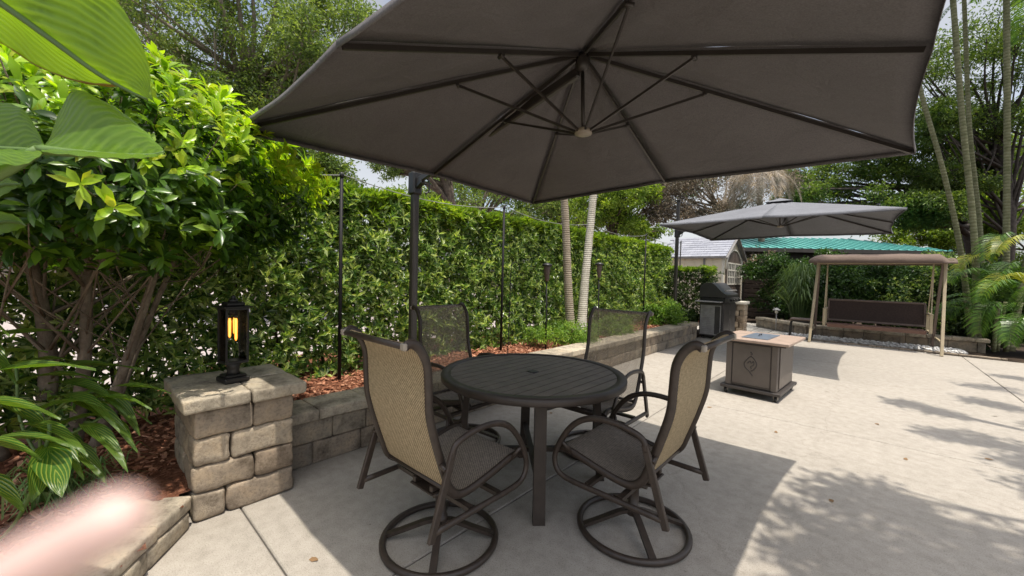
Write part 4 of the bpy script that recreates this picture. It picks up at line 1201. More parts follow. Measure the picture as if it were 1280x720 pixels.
    mb = MB(); mb.bar(cl + ad * .05 - Vector((0, 0, .055)), cl + ad * .16 + Vector((0, 0, -.01)), .05, .05, ch=.008); mb.build('arm_bracket', M['metal_black'], root)
    if cable:
        mb = MB(); mb.tube([Vector((0, 0, top_z - base_z + .01)), A.lerp(ends[7], .55) - O + Vector((0, 0, .05))], .008, 6); mb.build('support_strap', M['rib'], root)
    mb = MB(); mb.box((-.22, -.22, -.08), (.22, .22, -.03), .01); mb.lathe([(.09, -.03), (.06, 0), (.055, .12)], 12); mb.build('base_plate', M['metal_black'], root)
    return root


umbrella('near dark grey-brown cantilever umbrella spread over the round table', (-1.36, 2.12), 1.57, 1.47, 2.25, 2.79, 2.28, (-3.46, 2.33), .34, 2.31, 2.8, M['canopy'], False, (-.2, -.02, 0))
umbrella('far grey cantilever umbrella seen from outside, between the grill and the swing', (-1.23, 8.78), 1.6, 1.63, 2.385, 2.88, 2.42, (-3.4, 9.7), .42, 2.53, 3.27, M['canopy_grey'], True)


# ------------------------------------------------------------------ round table
TC = (-1.64, 2.06)
M['table_rim'] = simple('table_rim', (.05, .04, .034), .45, .4, var=.2, scale=12)
root = empty('round_table', (*TC, 0), 0, 'round dark brown slatted metal dining table under the near umbrella', 'table')
mb = MB(); n = 96; ro_, ri = .613, .553
for (prof) in ([(ri, .74), (.605, .74), (.613, .732), (.613, .702), (.605, .695), (ri, .695)],):
    v = []; f = []; m_ = len(prof)
    for r_, z in prof:
        for k in range(n): a = 2 * math.pi * k / n; v.append((r_ * math.cos(a), r_ * math.sin(a), z))
    for i in range(m_):
        for k in range(n): f.append((i * n + k, i * n + (k + 1) % n, ((i + 1) % m_) * n + (k + 1) % n, ((i + 1) % m_) * n + k))
    mb.add(v, f, True)
mb.build('rim', M['table_rim'], root)
mb = MB(); w = .0735; x = -ri
for i in range(15):
    xa, xb = -ri + i * w + .0035, -ri + (i + 1) * w - .0035
    poly = []
    R_ = ri - .003
    xa_, xb_ = max(xa, -R_ * .999), min(xb, R_ * .999)
    for k in range(9): xx = xa_ + (xb_ - xa_) * k / 8; poly.append((xx, -math.sqrt(max(0, R_ ** 2 - xx ** 2))))
    for k in range(9): xx = xb_ + (xa_ - xb_) * k / 8; poly.append((xx, math.sqrt(max(0, R_ ** 2 - xx ** 2))))
    if abs((xa + xb) / 2) < .02:
        for sg in (-1, 1):
            pl = [(xa_, sg * .032), (xb_, sg * .032), (xb_, sg * math.sqrt(R_ ** 2 - xb_ ** 2)), (xa_, sg * math.sqrt(R_ ** 2 - xa_ ** 2))]
            mb.prism(pl if sg > 0 else pl[::-1], .722, .736)
    else: mb.prism(poly, .722, .736)
tp = mb.build('tabletop', M['tabletop_sheen'], root)
mb = MB(); mb.lathe([(.55, .706), (.55, .719)], 64); mb.build('gap_shade_plate', M['metal_black'], tp)  # dark plate added below so the slat gaps read as shade
mb = MB(); mb.lathe([(.034, .725), (.036, .738), (.033, .741), (.02, .739)], 24); mb.build('umbrella_hole_cap', M['metal_black'], tp)
mb = MB()
for a in (0, 90):
    a = R(a + 45); mb.bar((-.5 * math.cos(a), -.5 * math.sin(a), .708), (.5 * math.cos(a), .5 * math.sin(a), .708), .05, .024)
mb.tube([(.45 * math.cos(t), .45 * math.sin(t), .69) for t in np.linspace(0, 2 * math.pi, 40, endpoint=False)], .012, 8, True)
mb.build('apron', M['table_leg'], root)
for a in (45, 135, 225, 315):
    ca, sa = math.cos(R(a)), math.sin(R(a)); mb = MB()
    prof = [(.43, .70), (.445, .5), (.46, .25), (.483, 0.0)]
    tang = Vector((-sa, ca, 0)); rad = Vector((ca, sa, 0)); V = []; F = []
    for i, (r_, z) in enumerate(spline([(p[0], 0, p[1]) for p in prof], 4)[k].xz for k in range(13)):
        hw = .034; hd = .02
        V += [rad * (r_ - hd) - tang * hw + Vector((0, 0, z)), rad * (r_ + hd) - tang * hw + Vector((0, 0, z)), rad * (r_ + hd) + tang * hw + Vector((0, 0, z)), rad * (r_ - hd) + tang * hw + Vector((0, 0, z))]
    for i in range(12):
        for k in range(4): F.append((i * 4 + k, i * 4 + (k + 1) % 4, (i + 1) * 4 + (k + 1) % 4, (i + 1) * 4 + k))
    F += [(0, 3, 2, 1), (48, 49, 50, 51)]
    mb.add(V, F); mb.build('leg', M['table_leg'], root)
mb = MB()
for a in (45, 135): a = R(a); mb.bar((-.45 * math.cos(a), -.45 * math.sin(a), .21), (.45 * math.cos(a), .45 * math.sin(a), .21 + (.001 if a > 1 else 0)), .035, .03)
mb.build('stretcher', M['table_leg'], root)


# ------------------------------------------------------------------ swivel chairs
RAIL = [(-.398, 1.088), (-.374, 1.099), (-.345, 1.088), (-.312, 1.05), (-.288, .99), (-.28, .89), (-.272, .78), (-.238, .655), (-.185, .5), (-.155, .425), (-.105, .382), (-.03, .378), (.1, .402), (.24, .435), (.315, .44), (.345, .418)]


def chair(x, y, rz, label, m_back, m_seat):
    root = empty('swivel_chair', (x, y, 0), rz, label, 'chair', 'high-back swivel dining chairs round the table')
    # swivel foot
    mb = MB(); mb.tube([(.287 * math.cos(t), .287 * math.sin(t), .019) for t in np.linspace(0, 2 * math.pi, 56, endpoint=False)], .017, 10, True); mb.build('base_ring', M['metal_brown'], root)
    for a in (45, 135, 225, 315):
        ca, sa = math.cos(R(a)), math.sin(R(a)); mb = MB()
        p = spline([(.282 * ca, .282 * sa, .022), (.17 * ca, .17 * sa, .062), (.07 * ca, .07 * sa, .098), (0.01 * ca, .01 * sa, .104)], 4)
        for i in range(len(p) - 1): mb.bar(p[i], p[i + 1] + (p[i + 1] - p[i]) * .04, .034, .018)
        mb.build('spoke', M['metal_brown'], root)
    mb = MB(); mb.lathe([(.036, .085), (.036, .13), (.028, .135), (.028, .3), (.04, .3), (.04, .315)], 16); mb.build('post', M['metal_brown'], root)
    mb = MB(); mb.box((-.09, -.13, .312), (.09, .12, .322), .003)
    for sx in (-.07, .07): mb.box((sx - .012, -.12, .322), (sx + .012, .11, .352), .004); mb.tube([(sx, -.1, .30), (sx, .0, .285), (sx, .09, .30)], .014, 8)
    mb.bar((-.295, -.06, .31), (.295, -.06, .31), .03, .02); mb.bar((-.295, .12, .31), (.295, .12, .31), .03, .02)
    mb.build('rocker_plate', M['metal_brown'], root)
    rail = spline([(0, a, b) for a, b in RAIL], 5)
    for sx in (-.258, .258):
        mb = MB(); mb.tube([(sx, p.y, p.z) for p in rail], .021, 8, flat=.62, ref=(1, 0, 0)); mb.build('sling_rail', M['metal_brown'], root)
    for sx in (-.302, .302):
        mb = MB(); mb.bar((sx, -.288, .262), (sx, -.178, .615), .02, .034, (0, 1, 0), .004)
        p = spline([(sx, -.185, .585), (sx, -.165, .64), (sx, -.09, .667), (sx, .0, .676), (sx, .09, .668), (sx, .17, .635), (sx, .235, .575), (sx, .29, .49), (sx, .322, .405), (sx, .312, .345), (sx, .27, .312), (sx, .18, .302), (sx, .02, .302), (sx, -.268, .30)], 5)
        mb.tube(p, .016, 8, flat=.75, ref=(1, 0, 0))
        mb.tube([(sx, -.215, .545), (sx * .86, -.215, .56)], .011, 6); mb.tube([(sx, .285, .5), (sx * .86, .24, .43)], .011, 6)
        mb.build('side_frame', M['metal_brown'], root)
    for (yy, zz, r_) in ((-.396, 1.088, .014), (-.145, .405, .012), (.335, .412, .013)):
        mb = MB(); mb.tube([(-.25, yy, zz), (.25, yy, zz)], r_, 8); mb.build('crossbar', M['metal_brown'], root)
    # sling: back and seat
    def sling(name, pts, m):
        V = []; F = []; UV = []; nx = 8; acc = 0
        for i, p in enumerate(pts):
            if i: acc += (p - pts[i - 1]).length
            t = i / (len(pts) - 1)
            d = (pts[min(i + 1, len(pts) - 1)] - pts[max(i - 1, 0)]).normalized(); nn = Vector((0, -d.z, d.y))
            for k in range(nx + 1):
                u = k / nx; s = 4 * u * (1 - u) * math.sin(math.pi * t) * .012
                q = Vector((-.25 + .5 * u, p.y, p.z)) - nn * s; V.append(q); UV.append((u * .5, acc))
        for i in range(len(pts) - 1):
            for k in range(nx): a = i * (nx + 1) + k; F.append((a, a + 1, a + nx + 2, a + nx + 1))
        o = link(name, np_mesh(name, [tuple(v) for v in V], F, True, UV), m, root); return o
    k0 = 5 * 9
    sling('backrest', rail[:k0 + 4], m_back); sling('seat', rail[k0 + 3:-2], m_seat)
    for sx in (-.258, .258):
        mb = MB(); mb.box((sx - .016, -.412, 1.074), (sx + .016, -.393, 1.104), .005); mb.build('end_cap', M['runner'], root)
    return root


chair(-1.59, 1.26, 0, 'tan sling swivel chair with its back to the lantern pillar, nearest on the left', M['sling'], M['sling_seat_shaded'])
chair(-.90, 2.05, R(90), 'tan sling swivel chair on the sunny patio side of the table, turned left', M['sling'], M['sling_seat_shaded'])
chair(-2.42, 2.15, R(-90), 'swivel chair on the wall side of the table, facing the patio with mulch showing through', M['sling_shaded'], M['sling_seat_shaded'])
chair(-1.57, 2.81, R(180), 'swivel chair on the far side of the table with block wall showing through its back', M['sling_shaded'], M['sling_seat_shaded'])

# ------------------------------------------------------------------ fire table on a wheeled dolly
M['fire_body'] = simple('fire_body', (.125, .105, .09), .5, .4, var=.12, scale=5)
M['fire_top'] = simple('fire_top', (.36, .27, .215), .5, .4, var=.12, scale=7)
M['steel_blue'] = simple('steel_blue', (.17, .2, .25), .3, .5, .3)
M['fire_dark'] = simple('fire_dark', (.05, .042, .038), .5)
FR = -.07; FC = (-.942, 5.781)
root = empty('fire_table', (*FC, .11), FR, 'square brown metal fire table with a slate-blue burner lid', 'fire table')
hw, hd = .27, .385
mb = MB(); mb.box((-hw, -hd, .0), (hw, hd, .545), .008); body = mb.build('cabinet', M['fire_body'], root)
for sg, nm in ((-1, 'door'), (1, 'rear_panel')):
    mb = MB(); y = sg * (hd + .001); mb.box((-hw + .07, y, .03), (hw - .07, y + sg * .012, .52), .004); dp = mb.build('panel', M['fire_body'], body)
    for sx in (-1, 1):
        mb = MB(); mb.box((sx * hw - (.06 if sx > 0 else 0), y, .0), (sx * hw + (.06 if sx < 0 else 0), y + sg * .02, .545), .004); mb.build('corner_post', M['fire_body'], body)
    mb = MB(); mb.box((-hw + .062, y, .03), (-hw + .068, y + sg * .0135, .52)); mb.box((hw - .068, y, .03), (hw - .062, y + sg * .0135, .52)); mb.build('seam', M['fire_dark'], body)
    if sg < 0:
        mb = MB(); yy = y - .0135
        for pts in ([(-.045, .30), (-.07, .26), (-.06, .21), (-.02, .17), (.02, .12)], [(-.045, .30), (.0, .345), (.045, .30), (.06, .25), (.03, .19), (.0, .17)], [(-.035, .26), (-.01, .29), (.005, .265), (.025, .29), (.03, .25), (.0, .225), (.005, .2)], [(-.01, .40), (.01, .38), (.0, .36)]):
            mb.tube([(p.x, yy, p.z + .03) for p in spline([(a, 0, b) for a, b in pts], 5)], .0055, 6)
        mb.build('emblem', M['fire_dark'], dp)
for sg in (-1, 1):
    mb = MB(); mb.box((sg * (hw + .001), -hd + .06, .03), (sg * (hw + .012), hd - .06, .52), .004); mb.build('panel', M['fire_body'], body)
mb = MB(); mb.box((-.383, -.464, .548), (.383, .464, .582), .006); tp = mb.build('table_top', M['fire_top'], root)
mb = MB(); mb.box((-.35, -.44, .53), (.35, .44, .547)); mb.build('top_frame', M['fire_dark'], root)
mb = MB(); mb.box((-.14, -.3, .583), (.14, .3, .591), .003); ld = mb.build('burner_lid', M['steel_blue'], tp)
mb = MB(); mb.tube([(-.01, -.06, .596), (-.01, -.05, .61), (-.01, .05, .61), (-.01, .06, .596)], .006, 6); mb.build('handle', M['metal_black'], ld)
root = empty('wheeled_dolly', (*FC, 0), FR, 'dark wheeled dolly frame carrying the fire table', 'dolly')
mb = MB()
for sg in (-1, 1): mb.box((sg * .27 - .045, -.435, .072), (sg * .27 + .045, .435, .108), .006); mb.box((-.318, sg * .40 - .04, .0715), (.318, sg * .40 + .04, .1085), .006)
mb.build('deck_frame', M['fire_dark'], root)
for sx in (-1, 1):
    for sy in (-1, 1):
        mb = MB(); mb.tube([(sx * .265 - .013, sy * .39, .032), (sx * .265 + .013, sy * .39, .032)], .032, 16); cw = mb.build('wheel', M['metal_black'], root)
        mb = MB(); mb.box((sx * .265 - .022, sy * .39 - .016, .03), (sx * .265 - .017, sy * .39 + .016, .071)); mb.box((sx * .265 + .017, sy * .39 - .016, .03), (sx * .265 + .022, sy * .39 + .016, .071)); mb.build('caster_fork', M['runner'], cw)

M['dry_leaf'] = simple('dry_leaf', (.22, .13, .06), .8)
for (x, y) in ((.3, 4.4), (-.1, 3.2), (.8, 4.9), (-.55, 4.3), (.15, 5.3), (-2.2, .3), (-1.9, .75), (1.1, 6.6), (-1.2, 4.6), (-.3, 6.4), (-2.3, 3.2), (-2.5, 4.4), (.9, 3.0), (-2.55, 6.2)):
    o = MB().sheet([[(-.022, -.008, .002), (-.018, .009, .004)], [(0, -.014, .001), (0, .013, .006)], [(.025, -.003, .006), (.024, .004, .007)]]).build('fallen_leaf', M['dry_leaf'])
    o.location = (x, y, .001); o.rotation_euler = (0, 0, random.uniform(0, 6)); tag(o, 'tiny dry leaf lying on the bare concrete', 'leaf', 'fallen leaves on the patio')

# ------------------------------------------------------------------ grill and the block column
M['steel'] = simple('steel', (.34, .325, .31), .4, .5, .15, var=.2, scale=9)
M['steel_dark'] = simple('steel_dark', (.075, .07, .068), .4, .5, .5, var=.2)
M['hood'] = simple('hood', (.045, .042, .042), .35, .5, .2)
GO = Vector((-2.66, 10.62, 0)); root = empty('gas_grill', GO, 0, 'dark gas grill cart with louvred steel side where the long wall ends', 'grill')
hoodp = [(-.28, .99), (-.275, 1.2), (-.22, 1.30), (-.08, 1.335), (.02, 1.31), (.13, 1.2), (.22, 1.11), (.3, 1.06), (.3, .99)]
mb = MB(); mb.prism([(p.x, p.z) for p in spline([(a, 0, b) for a, b in hoodp], 3)], -.58, .58, Matrix(((1, 0, 0, 0), (0, 0, 1, 0), (0, 1, 0, 0), (0, 0, 0, 1)))); hd_ = mb.build('hood', M['hood'], root)
mb = MB()
for y in (-.48, .48): mb.tube([(.2, y, 1.12), (.27, y, 1.155)], .01, 6)
mb.tube([(.27, -.52, 1.155), (.27, .52, 1.155)], .014, 8); mb.build('handle', M['steel'], hd_)
mb = MB(); mb.box((-.27, -.57, .86), (.27, .57, .985), .01); mb.build('firebox', M['metal_black'], root)
mb = MB(); mb.prism([(.275, .86), (.36, .88), (.34, .98), (.275, .985)], -.57, .57, Matrix(((1, 0, 0, 0), (0, 0, 1, 0), (0, 1, 0, 0), (0, 0, 0, 1)))); cp = mb.build('control_panel', M['steel_dark'], root)
for y in (-.4, -.13, .13, .4):
    mb = MB(); mb.tube([(.352, y, .93), (.39, y, .935)], .026, 12); mb.build('knob', M['metal_black'], cp)
mb = MB(); mb.box((-.27, -.56, .07), (.25, .56, .855), .008); cb = mb.build('cabinet', M['steel_dark'], root)
mb = MB(); mb.box((-.25, -.572, .1), (.2, -.561, .8), .004); sp_ = mb.build('side_panel', M['steel'], cb)
mb = MB()
for k in range(14):
    z = .15 + k * .044; mb.box((-.20, -.582, z), (.04, -.573, z + .02), .003)
mb.build('louvre', M['steel'], sp_)
mb = MB(); mb.box((.07, -.578, .12), (.185, -.573, .78), .002); mb.build('inset', M['steel_dark'], sp_)
mb = MB(); mb.box((-.32, -.80, .875), (.24, -.585, .905), .01); mb.build('side_shelf', M['steel'], root)
mb = MB(); mb.box((.252, -.55, .1), (.262, -.01, .83), .004); mb.box((.252, .01, .1), (.262, .55, .83), .004); dd = mb.build('door', M['steel_dark'], cb)
for x in (-.22, .2):
    for y in (-.48, .48):
        mb = MB(); mb.tube([(x - .015, y, .035), (x + .015, y, .035)], .035, 14); mb.box((x - .02, y - .02, .04), (x + .02, y + .02, .069)); mb.build('wheel', M['metal_black'], root)
CO = Vector((-2.5, 11.9, 0)); root = empty('block_column', CO, 0, 'short block column with a pale cap just right of the grill', 'pillar')
mb = MB()
for k in range(5):
    for (a, b_) in (((-.2, -.02), (.02, .2)), ((-.2, .06), (.1, .2)))[k % 2:k % 2 + 1]:
        rough_block(mb, (-.19, -.2, .155 * k), (a[1], .2, .155 * (k + 1) - .003), .012, .005); rough_block(mb, (b_[0] - .015, -.2, .155 * k), (.19, .2, .155 * (k + 1) - .003), .012, .005)
mb.build('column_blocks', M['stone'], root)
mb = MB(); rough_block(mb, (-.225, -.235, .776), (.225, .235, .85), .012, .004); mb.build('column_cap', M['shed_trim'], root)

# ------------------------------------------------------------------ garden swing
M['swing_paint'] = simple('swing_paint', (.42, .35, .235), .5, .4, var=.1)
M['swing_brown_and_shade'] = simple('swing_brown_and_shade', (.14, .10, .08), .55)  # brown parts; on the tan rear legs it paints in shade
M['swing_canopy'] = fabric('swing_canopy', (.175, .128, .104), .05)
M['swing_mesh'] = simple('swing_mesh', (.05, .033, .028), .75, .3, var=.25, scale=40)
M['swing_seat'] = simple('swing_seat', (.16, .085, .06), .7)
SO = Vector((.15, 12.0, 0)); root = empty('garden_swing', SO, 0, 'tan-framed patio swing with a brown canopy and dark woven bench back', 'garden swing')
def SW(x, y, z): return Vector((x, y, z)) - SO
for (foot, top) in (((-.91, 11.5, 0), (-.84, 12.0, 1.9)), ((1.19, 11.42, 0), (1.23, 12.0, 1.9))):
    mb = MB(); mb.bar(SW(*foot), SW(*top), .065, .05, (1, 0, 0), .006); mb.build('leg', M['swing_paint'], root)
for (foot, top) in (((-.9, 12.62, 0), (-.83, 12.12, 1.9)), ((1.16, 12.62, 0), (1.21, 12.12, 1.9))):
    mb = MB(); mb.bar(SW(*foot), SW(*top), .055, .05, (1, 0, 0), .006); mb.build('leg', M['swing_brown_and_shade'], root)  # same tan paint as the front legs, shade put into the colour
mb = MB()
for x in (-.895, 1.19): mb.bar(SW(x, 11.66, .27), SW(x, 12.5, .27), .03, .03)
mb.bar(SW(-.86, 12.06, 1.88), SW(1.25, 12.06, 1.88), .05, .06); mb.bar(SW(-.92, 11.56, 1.93), SW(1.3, 11.56, 1.91), .03, .03); mb.bar(SW(-.92, 12.6, 1.93), SW(1.3, 12.6, 1.91), .03, .03)
mb.build('top_rail', M['swing_paint'], root)
cs = []
for i in range(25):
    t = i / 24; y = 11.46 + 1.22 * t; z = 1.97 + .12 * math.sin(math.pi * t) ** .6
    row = []
    for j in range(23):
        u = j / 22; x = -.99 + 2.33 * u; e = min(u, 1 - u) * 22
        zz = z - (.10 if e < 1 else .03 if e < 2 else 0) - .015 * abs(math.sin(u * math.pi * 3)) - .02 * u
        if i in (0, 24): zz = 1.86 - .02 * u
        row.append(SW(x, y, zz))
    cs.append(row)
mb = MB(); mb.sheet(cs)
for row in (cs[0], cs[-1]): pass
cn = mb.build('canopy', M['swing_canopy'], root); md = cn.modifiers.new('thickness', 'SOLIDIFY'); md.thickness = .012
bx0, bx1 = -.62, 1.0
mb = MB(); T = Matrix.Translation(-SO) @ Matrix.Translation((0, 12.42, .5)) @ Matrix.Rotation(R(-14), 4, 'X')
mb.box((bx0, -.012, 0), (bx1, .012, .5), .004, T); bk = mb.build('backrest', M['swing_mesh'], root)
mb = MB()
for z in (0, .5): mb.box((bx0 - .03, -.022, z - .02), (bx1 + .03, .022, z + .025), .006, T)
for x in (bx0 - .02, bx1 + .02): mb.box((x - .02, -.0225, .026), (x + .02, .0225, .479), .006, T)
mb.build('back_frame', M['swing_brown_and_shade'], root)
mb = MB()
for k in range(6): mb.box((bx0, 11.86 + k * .088, .42), (bx1, 11.86 + k * .088 + .075, .44), .004, Matrix.Translation(-SO))
mb.box((bx0, 11.835, .37), (bx1, 11.857, .445), .004, Matrix.Translation(-SO)); mb.build('seat', M['swing_seat'], root)
for x in (bx0 - .06, bx1 + .06):
    mb = MB(); mb.bar(SW(x, 11.86, .40), SW(x, 11.86, .77), .055, .05, (1, 0, 0), .005); mb.bar(SW(x, 12.42, .40), SW(x, 12.42, .77), .045, .05, (1, 0, 0)); mb.bar(SW(x, 11.83, .785), SW(x, 12.48, .785), .06, .03, ch=.006); mb.bar(SW(x, 11.86, .41), SW(x, 12.42, .41), .045, .045)
    mb.build('armrest', M['swing_paint'], root)
    mb = MB(); mb.bar(SW(x, 11.88, .79), SW(x + .01, 12.05, 1.87), .02, .02, (1, 0, 0)); mb.bar(SW(x, 12.44, .79), SW(x + .012, 12.08, 1.87), .02, .02, (1, 0, 0)); mb.build('hanger', M['swing_paint'], root)

# small things by the planter
root = empty('path_light', (-1.83, 13.35, 0), 0, 'small grey mushroom-capped path light by the planter wall', 'path light')
mb = MB(); mb.tube([(0, 0, -.05), (0, 0, .5)], .012, 8); mb.build('stake', M['steel'], root)
mb = MB(); mb.lathe([(.03, .5), (.04, .52), (.04, .57), (.03, .58)], 14); mb.build('lamp_body', M['shed_trim'], root)
mb = MB(); mb.lathe([(.1, .58), (.095, .6), (.05, .64), (.01, .66)], 16); mb.build('cap', M['steel'], root)
root = empty('hoop_bench', (-1.12, 11.98, 0), 0, 'low dark bench on hoop legs just left of the swing', 'bench')
mb = MB()
for y in (-.13, .13): mb.tube(spline([(-.22, y, 0), (-.21, y, .36), (-.17, y, .44), (-.05, y, .45), (.05, y, .45), (.17, y, .44), (.21, y, .36), (.22, y, 0)], 4), .014, 8)
mb.build('leg', M['metal_black'], root)
mb = MB(); mb.box((-.22, -.17, .462), (.22, .17, .515), .02); mb.build('seat', M['swing_brown_and_shade'], root)

# ------------------------------------------------------------------ lantern
m, n, l, b = mat('glow', .2); M['glow'] = m
lw = n.new('ShaderNodeLayerWeight'); lw.inputs['Blend'].default_value = .4
gr = ramp(n, [(1, .55, .10), (.95, .24, .015), (.35, .05, .0)], [.05, .45, .95]); l.new(lw.outputs['Facing'], gr.inputs[0])
l.new(gr.outputs[0], b.inputs['Emission Color']); b.inputs['Emission Strength'].default_value = 1.5; b.inputs['Base Color'].default_value = (.5, .2, .05, 1)
m, n, l, b = mat('glass', .03); M['glass'] = m
tp = n.new('ShaderNodeBsdfTransparent'); tp.inputs[0].default_value = (.93, .95, .93, 1); gl = n.new('ShaderNodeBsdfGlossy'); gl.inputs['Roughness'].default_value = .03
fr = n.new('ShaderNodeLayerWeight'); fr.inputs['Blend'].default_value = .25; mx = n.new('ShaderNodeMixShader'); l.new(fr.outputs['Fresnel'], mx.inputs[0]); l.new(tp.outputs[0], mx.inputs[1]); l.new(gl.outputs[0], mx.inputs[2]); l.new(mx.outputs[0], n['Material Output'].inputs[0])
root = empty('post_lantern', (-2.87, .645, .687), R(8), 'black square lantern with glowing amber bulbs on the block pillar', 'lantern'); root.scale = (.8, .8, .93)
mb = MB(); mb.box((-.085, -.085, 0), (.085, .085, .035), .008); mb.box((-.068, -.068, .035), (.068, .068, .05), .006); mb.lathe([(.05, .05), (.04, .07), (.045, .09), (.05, .12), (.045, .125)], 8); mb.build('base', M['metal_black'], root)
mb = MB(); mb.box((-.078, -.078, .125), (.078, .078, .142), .003)
for sx in (-1, 1):
    for sy in (-1, 1): mb.box((sx * .071 - .0065, sy * .071 - .0065, .142), (sx * .071 + .0065, sy * .071 + .0065, .475), .002)
mb.box((-.078, -.078, .475), (.078, .078, .49), .003); mb.build('frame', M['metal_black'], root)
for k in range(4):
    mb = MB(); Rk = Matrix.Rotation(R(90 * k), 4, 'Z'); mb.box((-.064, -.0725, .1425), (.064, -.0695, .4745), 0, Rk); mb.build('pane', M['glass'], root)
mb = MB(); mb.box((-.098, -.098, .4905), (.098, .098, .5), .003); mb.box((-.06, -.06, .5), (.06, .06, .525), .008); mb.lathe([(.035, .525), (.028, .545), (.015, .55), (.018, .56), (.0, .575)], 12); mb.build('roof', M['metal_black'], root)
mb = MB(); mb.tube([(0, 0, .475), (0, 0, .44)], .03, 10)
for k in range(3): a = 2.1 * k + .4; mb.tube([(.022 * math.cos(a), .022 * math.sin(a), .44), (.022 * math.cos(a), .022 * math.sin(a), .42)], .011, 8)
mb.build('socket', M['metal_black'], root)
for k in range(3):
    a = 2.1 * k + .4; x, y = .024 * math.cos(a), .024 * math.sin(a); h = [.15, .11, .13][k]
    mb = MB(); mb.lathe([(.004, .42 - h), (.010, .42 - h + .012), (.0115, .40), (.008, .42)], 10, (x, y)); mb.build('bulb', M['glow'], root)


# ------------------------------------------------------------------ left bush
def big_bush():
    B0 = Vector((-3.98, -.08, .2)); root = empty('garden_bush', B0, 0, 'large domed bush with several bare stems and lime-green new and sunlit leaves behind the pillar', 'bush')
    C0 = Vector((-3.3, .12, 1.9)); RD = Vector((.93, 1.12, .60))
    mb = MB(); tips = []; sts = []
    stems = [((-4.05, -.16), .062, (-3.9, -.2, 1.5)), ((-3.9, -.02), .05, (-3.75, .05, 1.45)), ((-3.8, .06), .04, (-3.45, .35, 1.35)), ((-4.0, -.3), .04, (-3.6, -.5, 1.5)), ((-3.85, .1), .03, (-3.7, .5, 1.5))]
    for (b_, r_, t_) in stems:
        p0 = Vector((*b_, .1)); t_ = Vector(t_); mid = p0.lerp(t_, .5) + Vector((random.uniform(-.06, .06), random.uniform(-.06, .06), 0))
        sp = spline([p0, mid, t_], 6); r_ *= .78; mb.tube([p - B0 for p in sp], list(np.linspace(r_ * 1.15, r_ * .62, len(sp))), 9); sts.append((sp, r_))
    c_, a_, k_ = [], [], []
    nb = 1700
    for i in range(nb):
        d = Vector(RNG.normal(size=3)); d.normalize()
        if d.z < -.62: d.z = -.62 + random.uniform(0, .3); d.normalize()
        rr = random.uniform(.72, 1.02) if random.random() < .8 else random.uniform(.4, .75)
        bump_ = 1 + .10 * noise.noise(d * 2.3 + Vector((3, 1, 2))) + .05 * noise.noise(d * 6)
        tip = C0 + Vector((d.x * RD.x, d.y * RD.y, d.z * RD.z)) * rr * bump_
        c_.append(tip); a_.append(Vector((d.x, d.y, max(d.z, -.1) + .55)).normalized()); k_.append((d.z, rr))
        if i % 40 == 0:
            sp, r_ = random.choice(sts); q = sp[random.randint(len(sp) - 9, len(sp) - 1)]
            m_ = q.lerp(tip, .55) - Vector((0, 0, .12 * random.random()))
            pp = spline([q, m_, tip], 4); mb.tube([p - B0 for p in pp], list(np.linspace(r_ * random.uniform(.14, .3), .003, len(pp))), 5)
            for e in range(2):
                t2 = tip + Vector(RNG.normal(0, .12, 3)); mb.tube([pp[-4] - B0, t2 - B0], [.005, .0025], 4); c_.append(t2); a_.append((t2 - pp[-4]).normalized()); k_.append((d.z, rr * .97))
    for i in range(9):                                                   # a few long shoots over the dome
        q = C0 + Vector((random.uniform(-.5, .3), random.uniform(-.4, .25), .48)); t2 = q + Vector((random.uniform(-.08, .08), random.uniform(-.08, .08), random.uniform(.15, .32)))
        mb.tube([q - B0, t2 - B0], [.006, .003], 5)
        for e in range(5): c_.append(q.lerp(t2, .2 + .2 * e)); a_.append(Vector((random.uniform(-.4, .4), random.uniform(-.4, .4), 1)).normalized()); k_.append((.9, 1))
    mb.build('trunk', M['bush_stem'], root)
    c_ = np.array([tuple(p) for p in c_]); a_ = np.array([tuple(p) for p in a_]); k_ = np.array(k_)
    new = (k_[:, 0] > -.12) & (k_[:, 1] > .78) & (RNG.random(len(k_)) < .88)  # upper outer shoots: new growth, and the dome's sunlit side painted lime
    o = np.array(B0)
    for nm, sel, mt, L, sprd in (('foliage', ~new, 'bush_leaf', .098, (.6, 1.75)), ('new_sunlit_growth', new, 'bush_new_sunlit', .092, (.3, 1.35))):
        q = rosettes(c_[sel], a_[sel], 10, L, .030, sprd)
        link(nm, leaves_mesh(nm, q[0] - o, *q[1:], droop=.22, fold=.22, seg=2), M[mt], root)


big_bush()


# ------------------------------------------------------------------ broad-leaved plant close to the eye, upper left
def loft(name, mid, ea, eb, mat_, parent, o, n=20, m=6):
    """leaf blade stretched between its midrib and its two edges"""
    def res(pts): return spline(pts, 6)
    A, B_, C_ = res(ea), res(mid), res(eb)
    V = []; UV = []; F = []; rows = len(B_)
    for i in range(rows):
        t = i / (rows - 1)
        for k in range(-m, m + 1):
            e = A if k < 0 else C_; s = abs(k) / m
            p = B_[i].lerp(e[i], s); d = (e[i] - B_[i])
            nn = FWD
            p = p + Vector((0, 0, 1)) * d.length * .10 * math.sin(s * math.pi) + Vector((0, 0, .0016)) * math.sin(t * 44 - s * 6)
            V.append(p - o); UV.append((k / m, t))
    w = 2 * m + 1
    for i in range(rows - 1):
        for k in range(w - 1): F.append((i * w + k, i * w + k + 1, (i + 1) * w + k + 1, (i + 1) * w + k))
    ob = link(name, np_mesh(name, [tuple(v) for v in V], F, True, UV), mat_, parent)
    return B_, A, C_


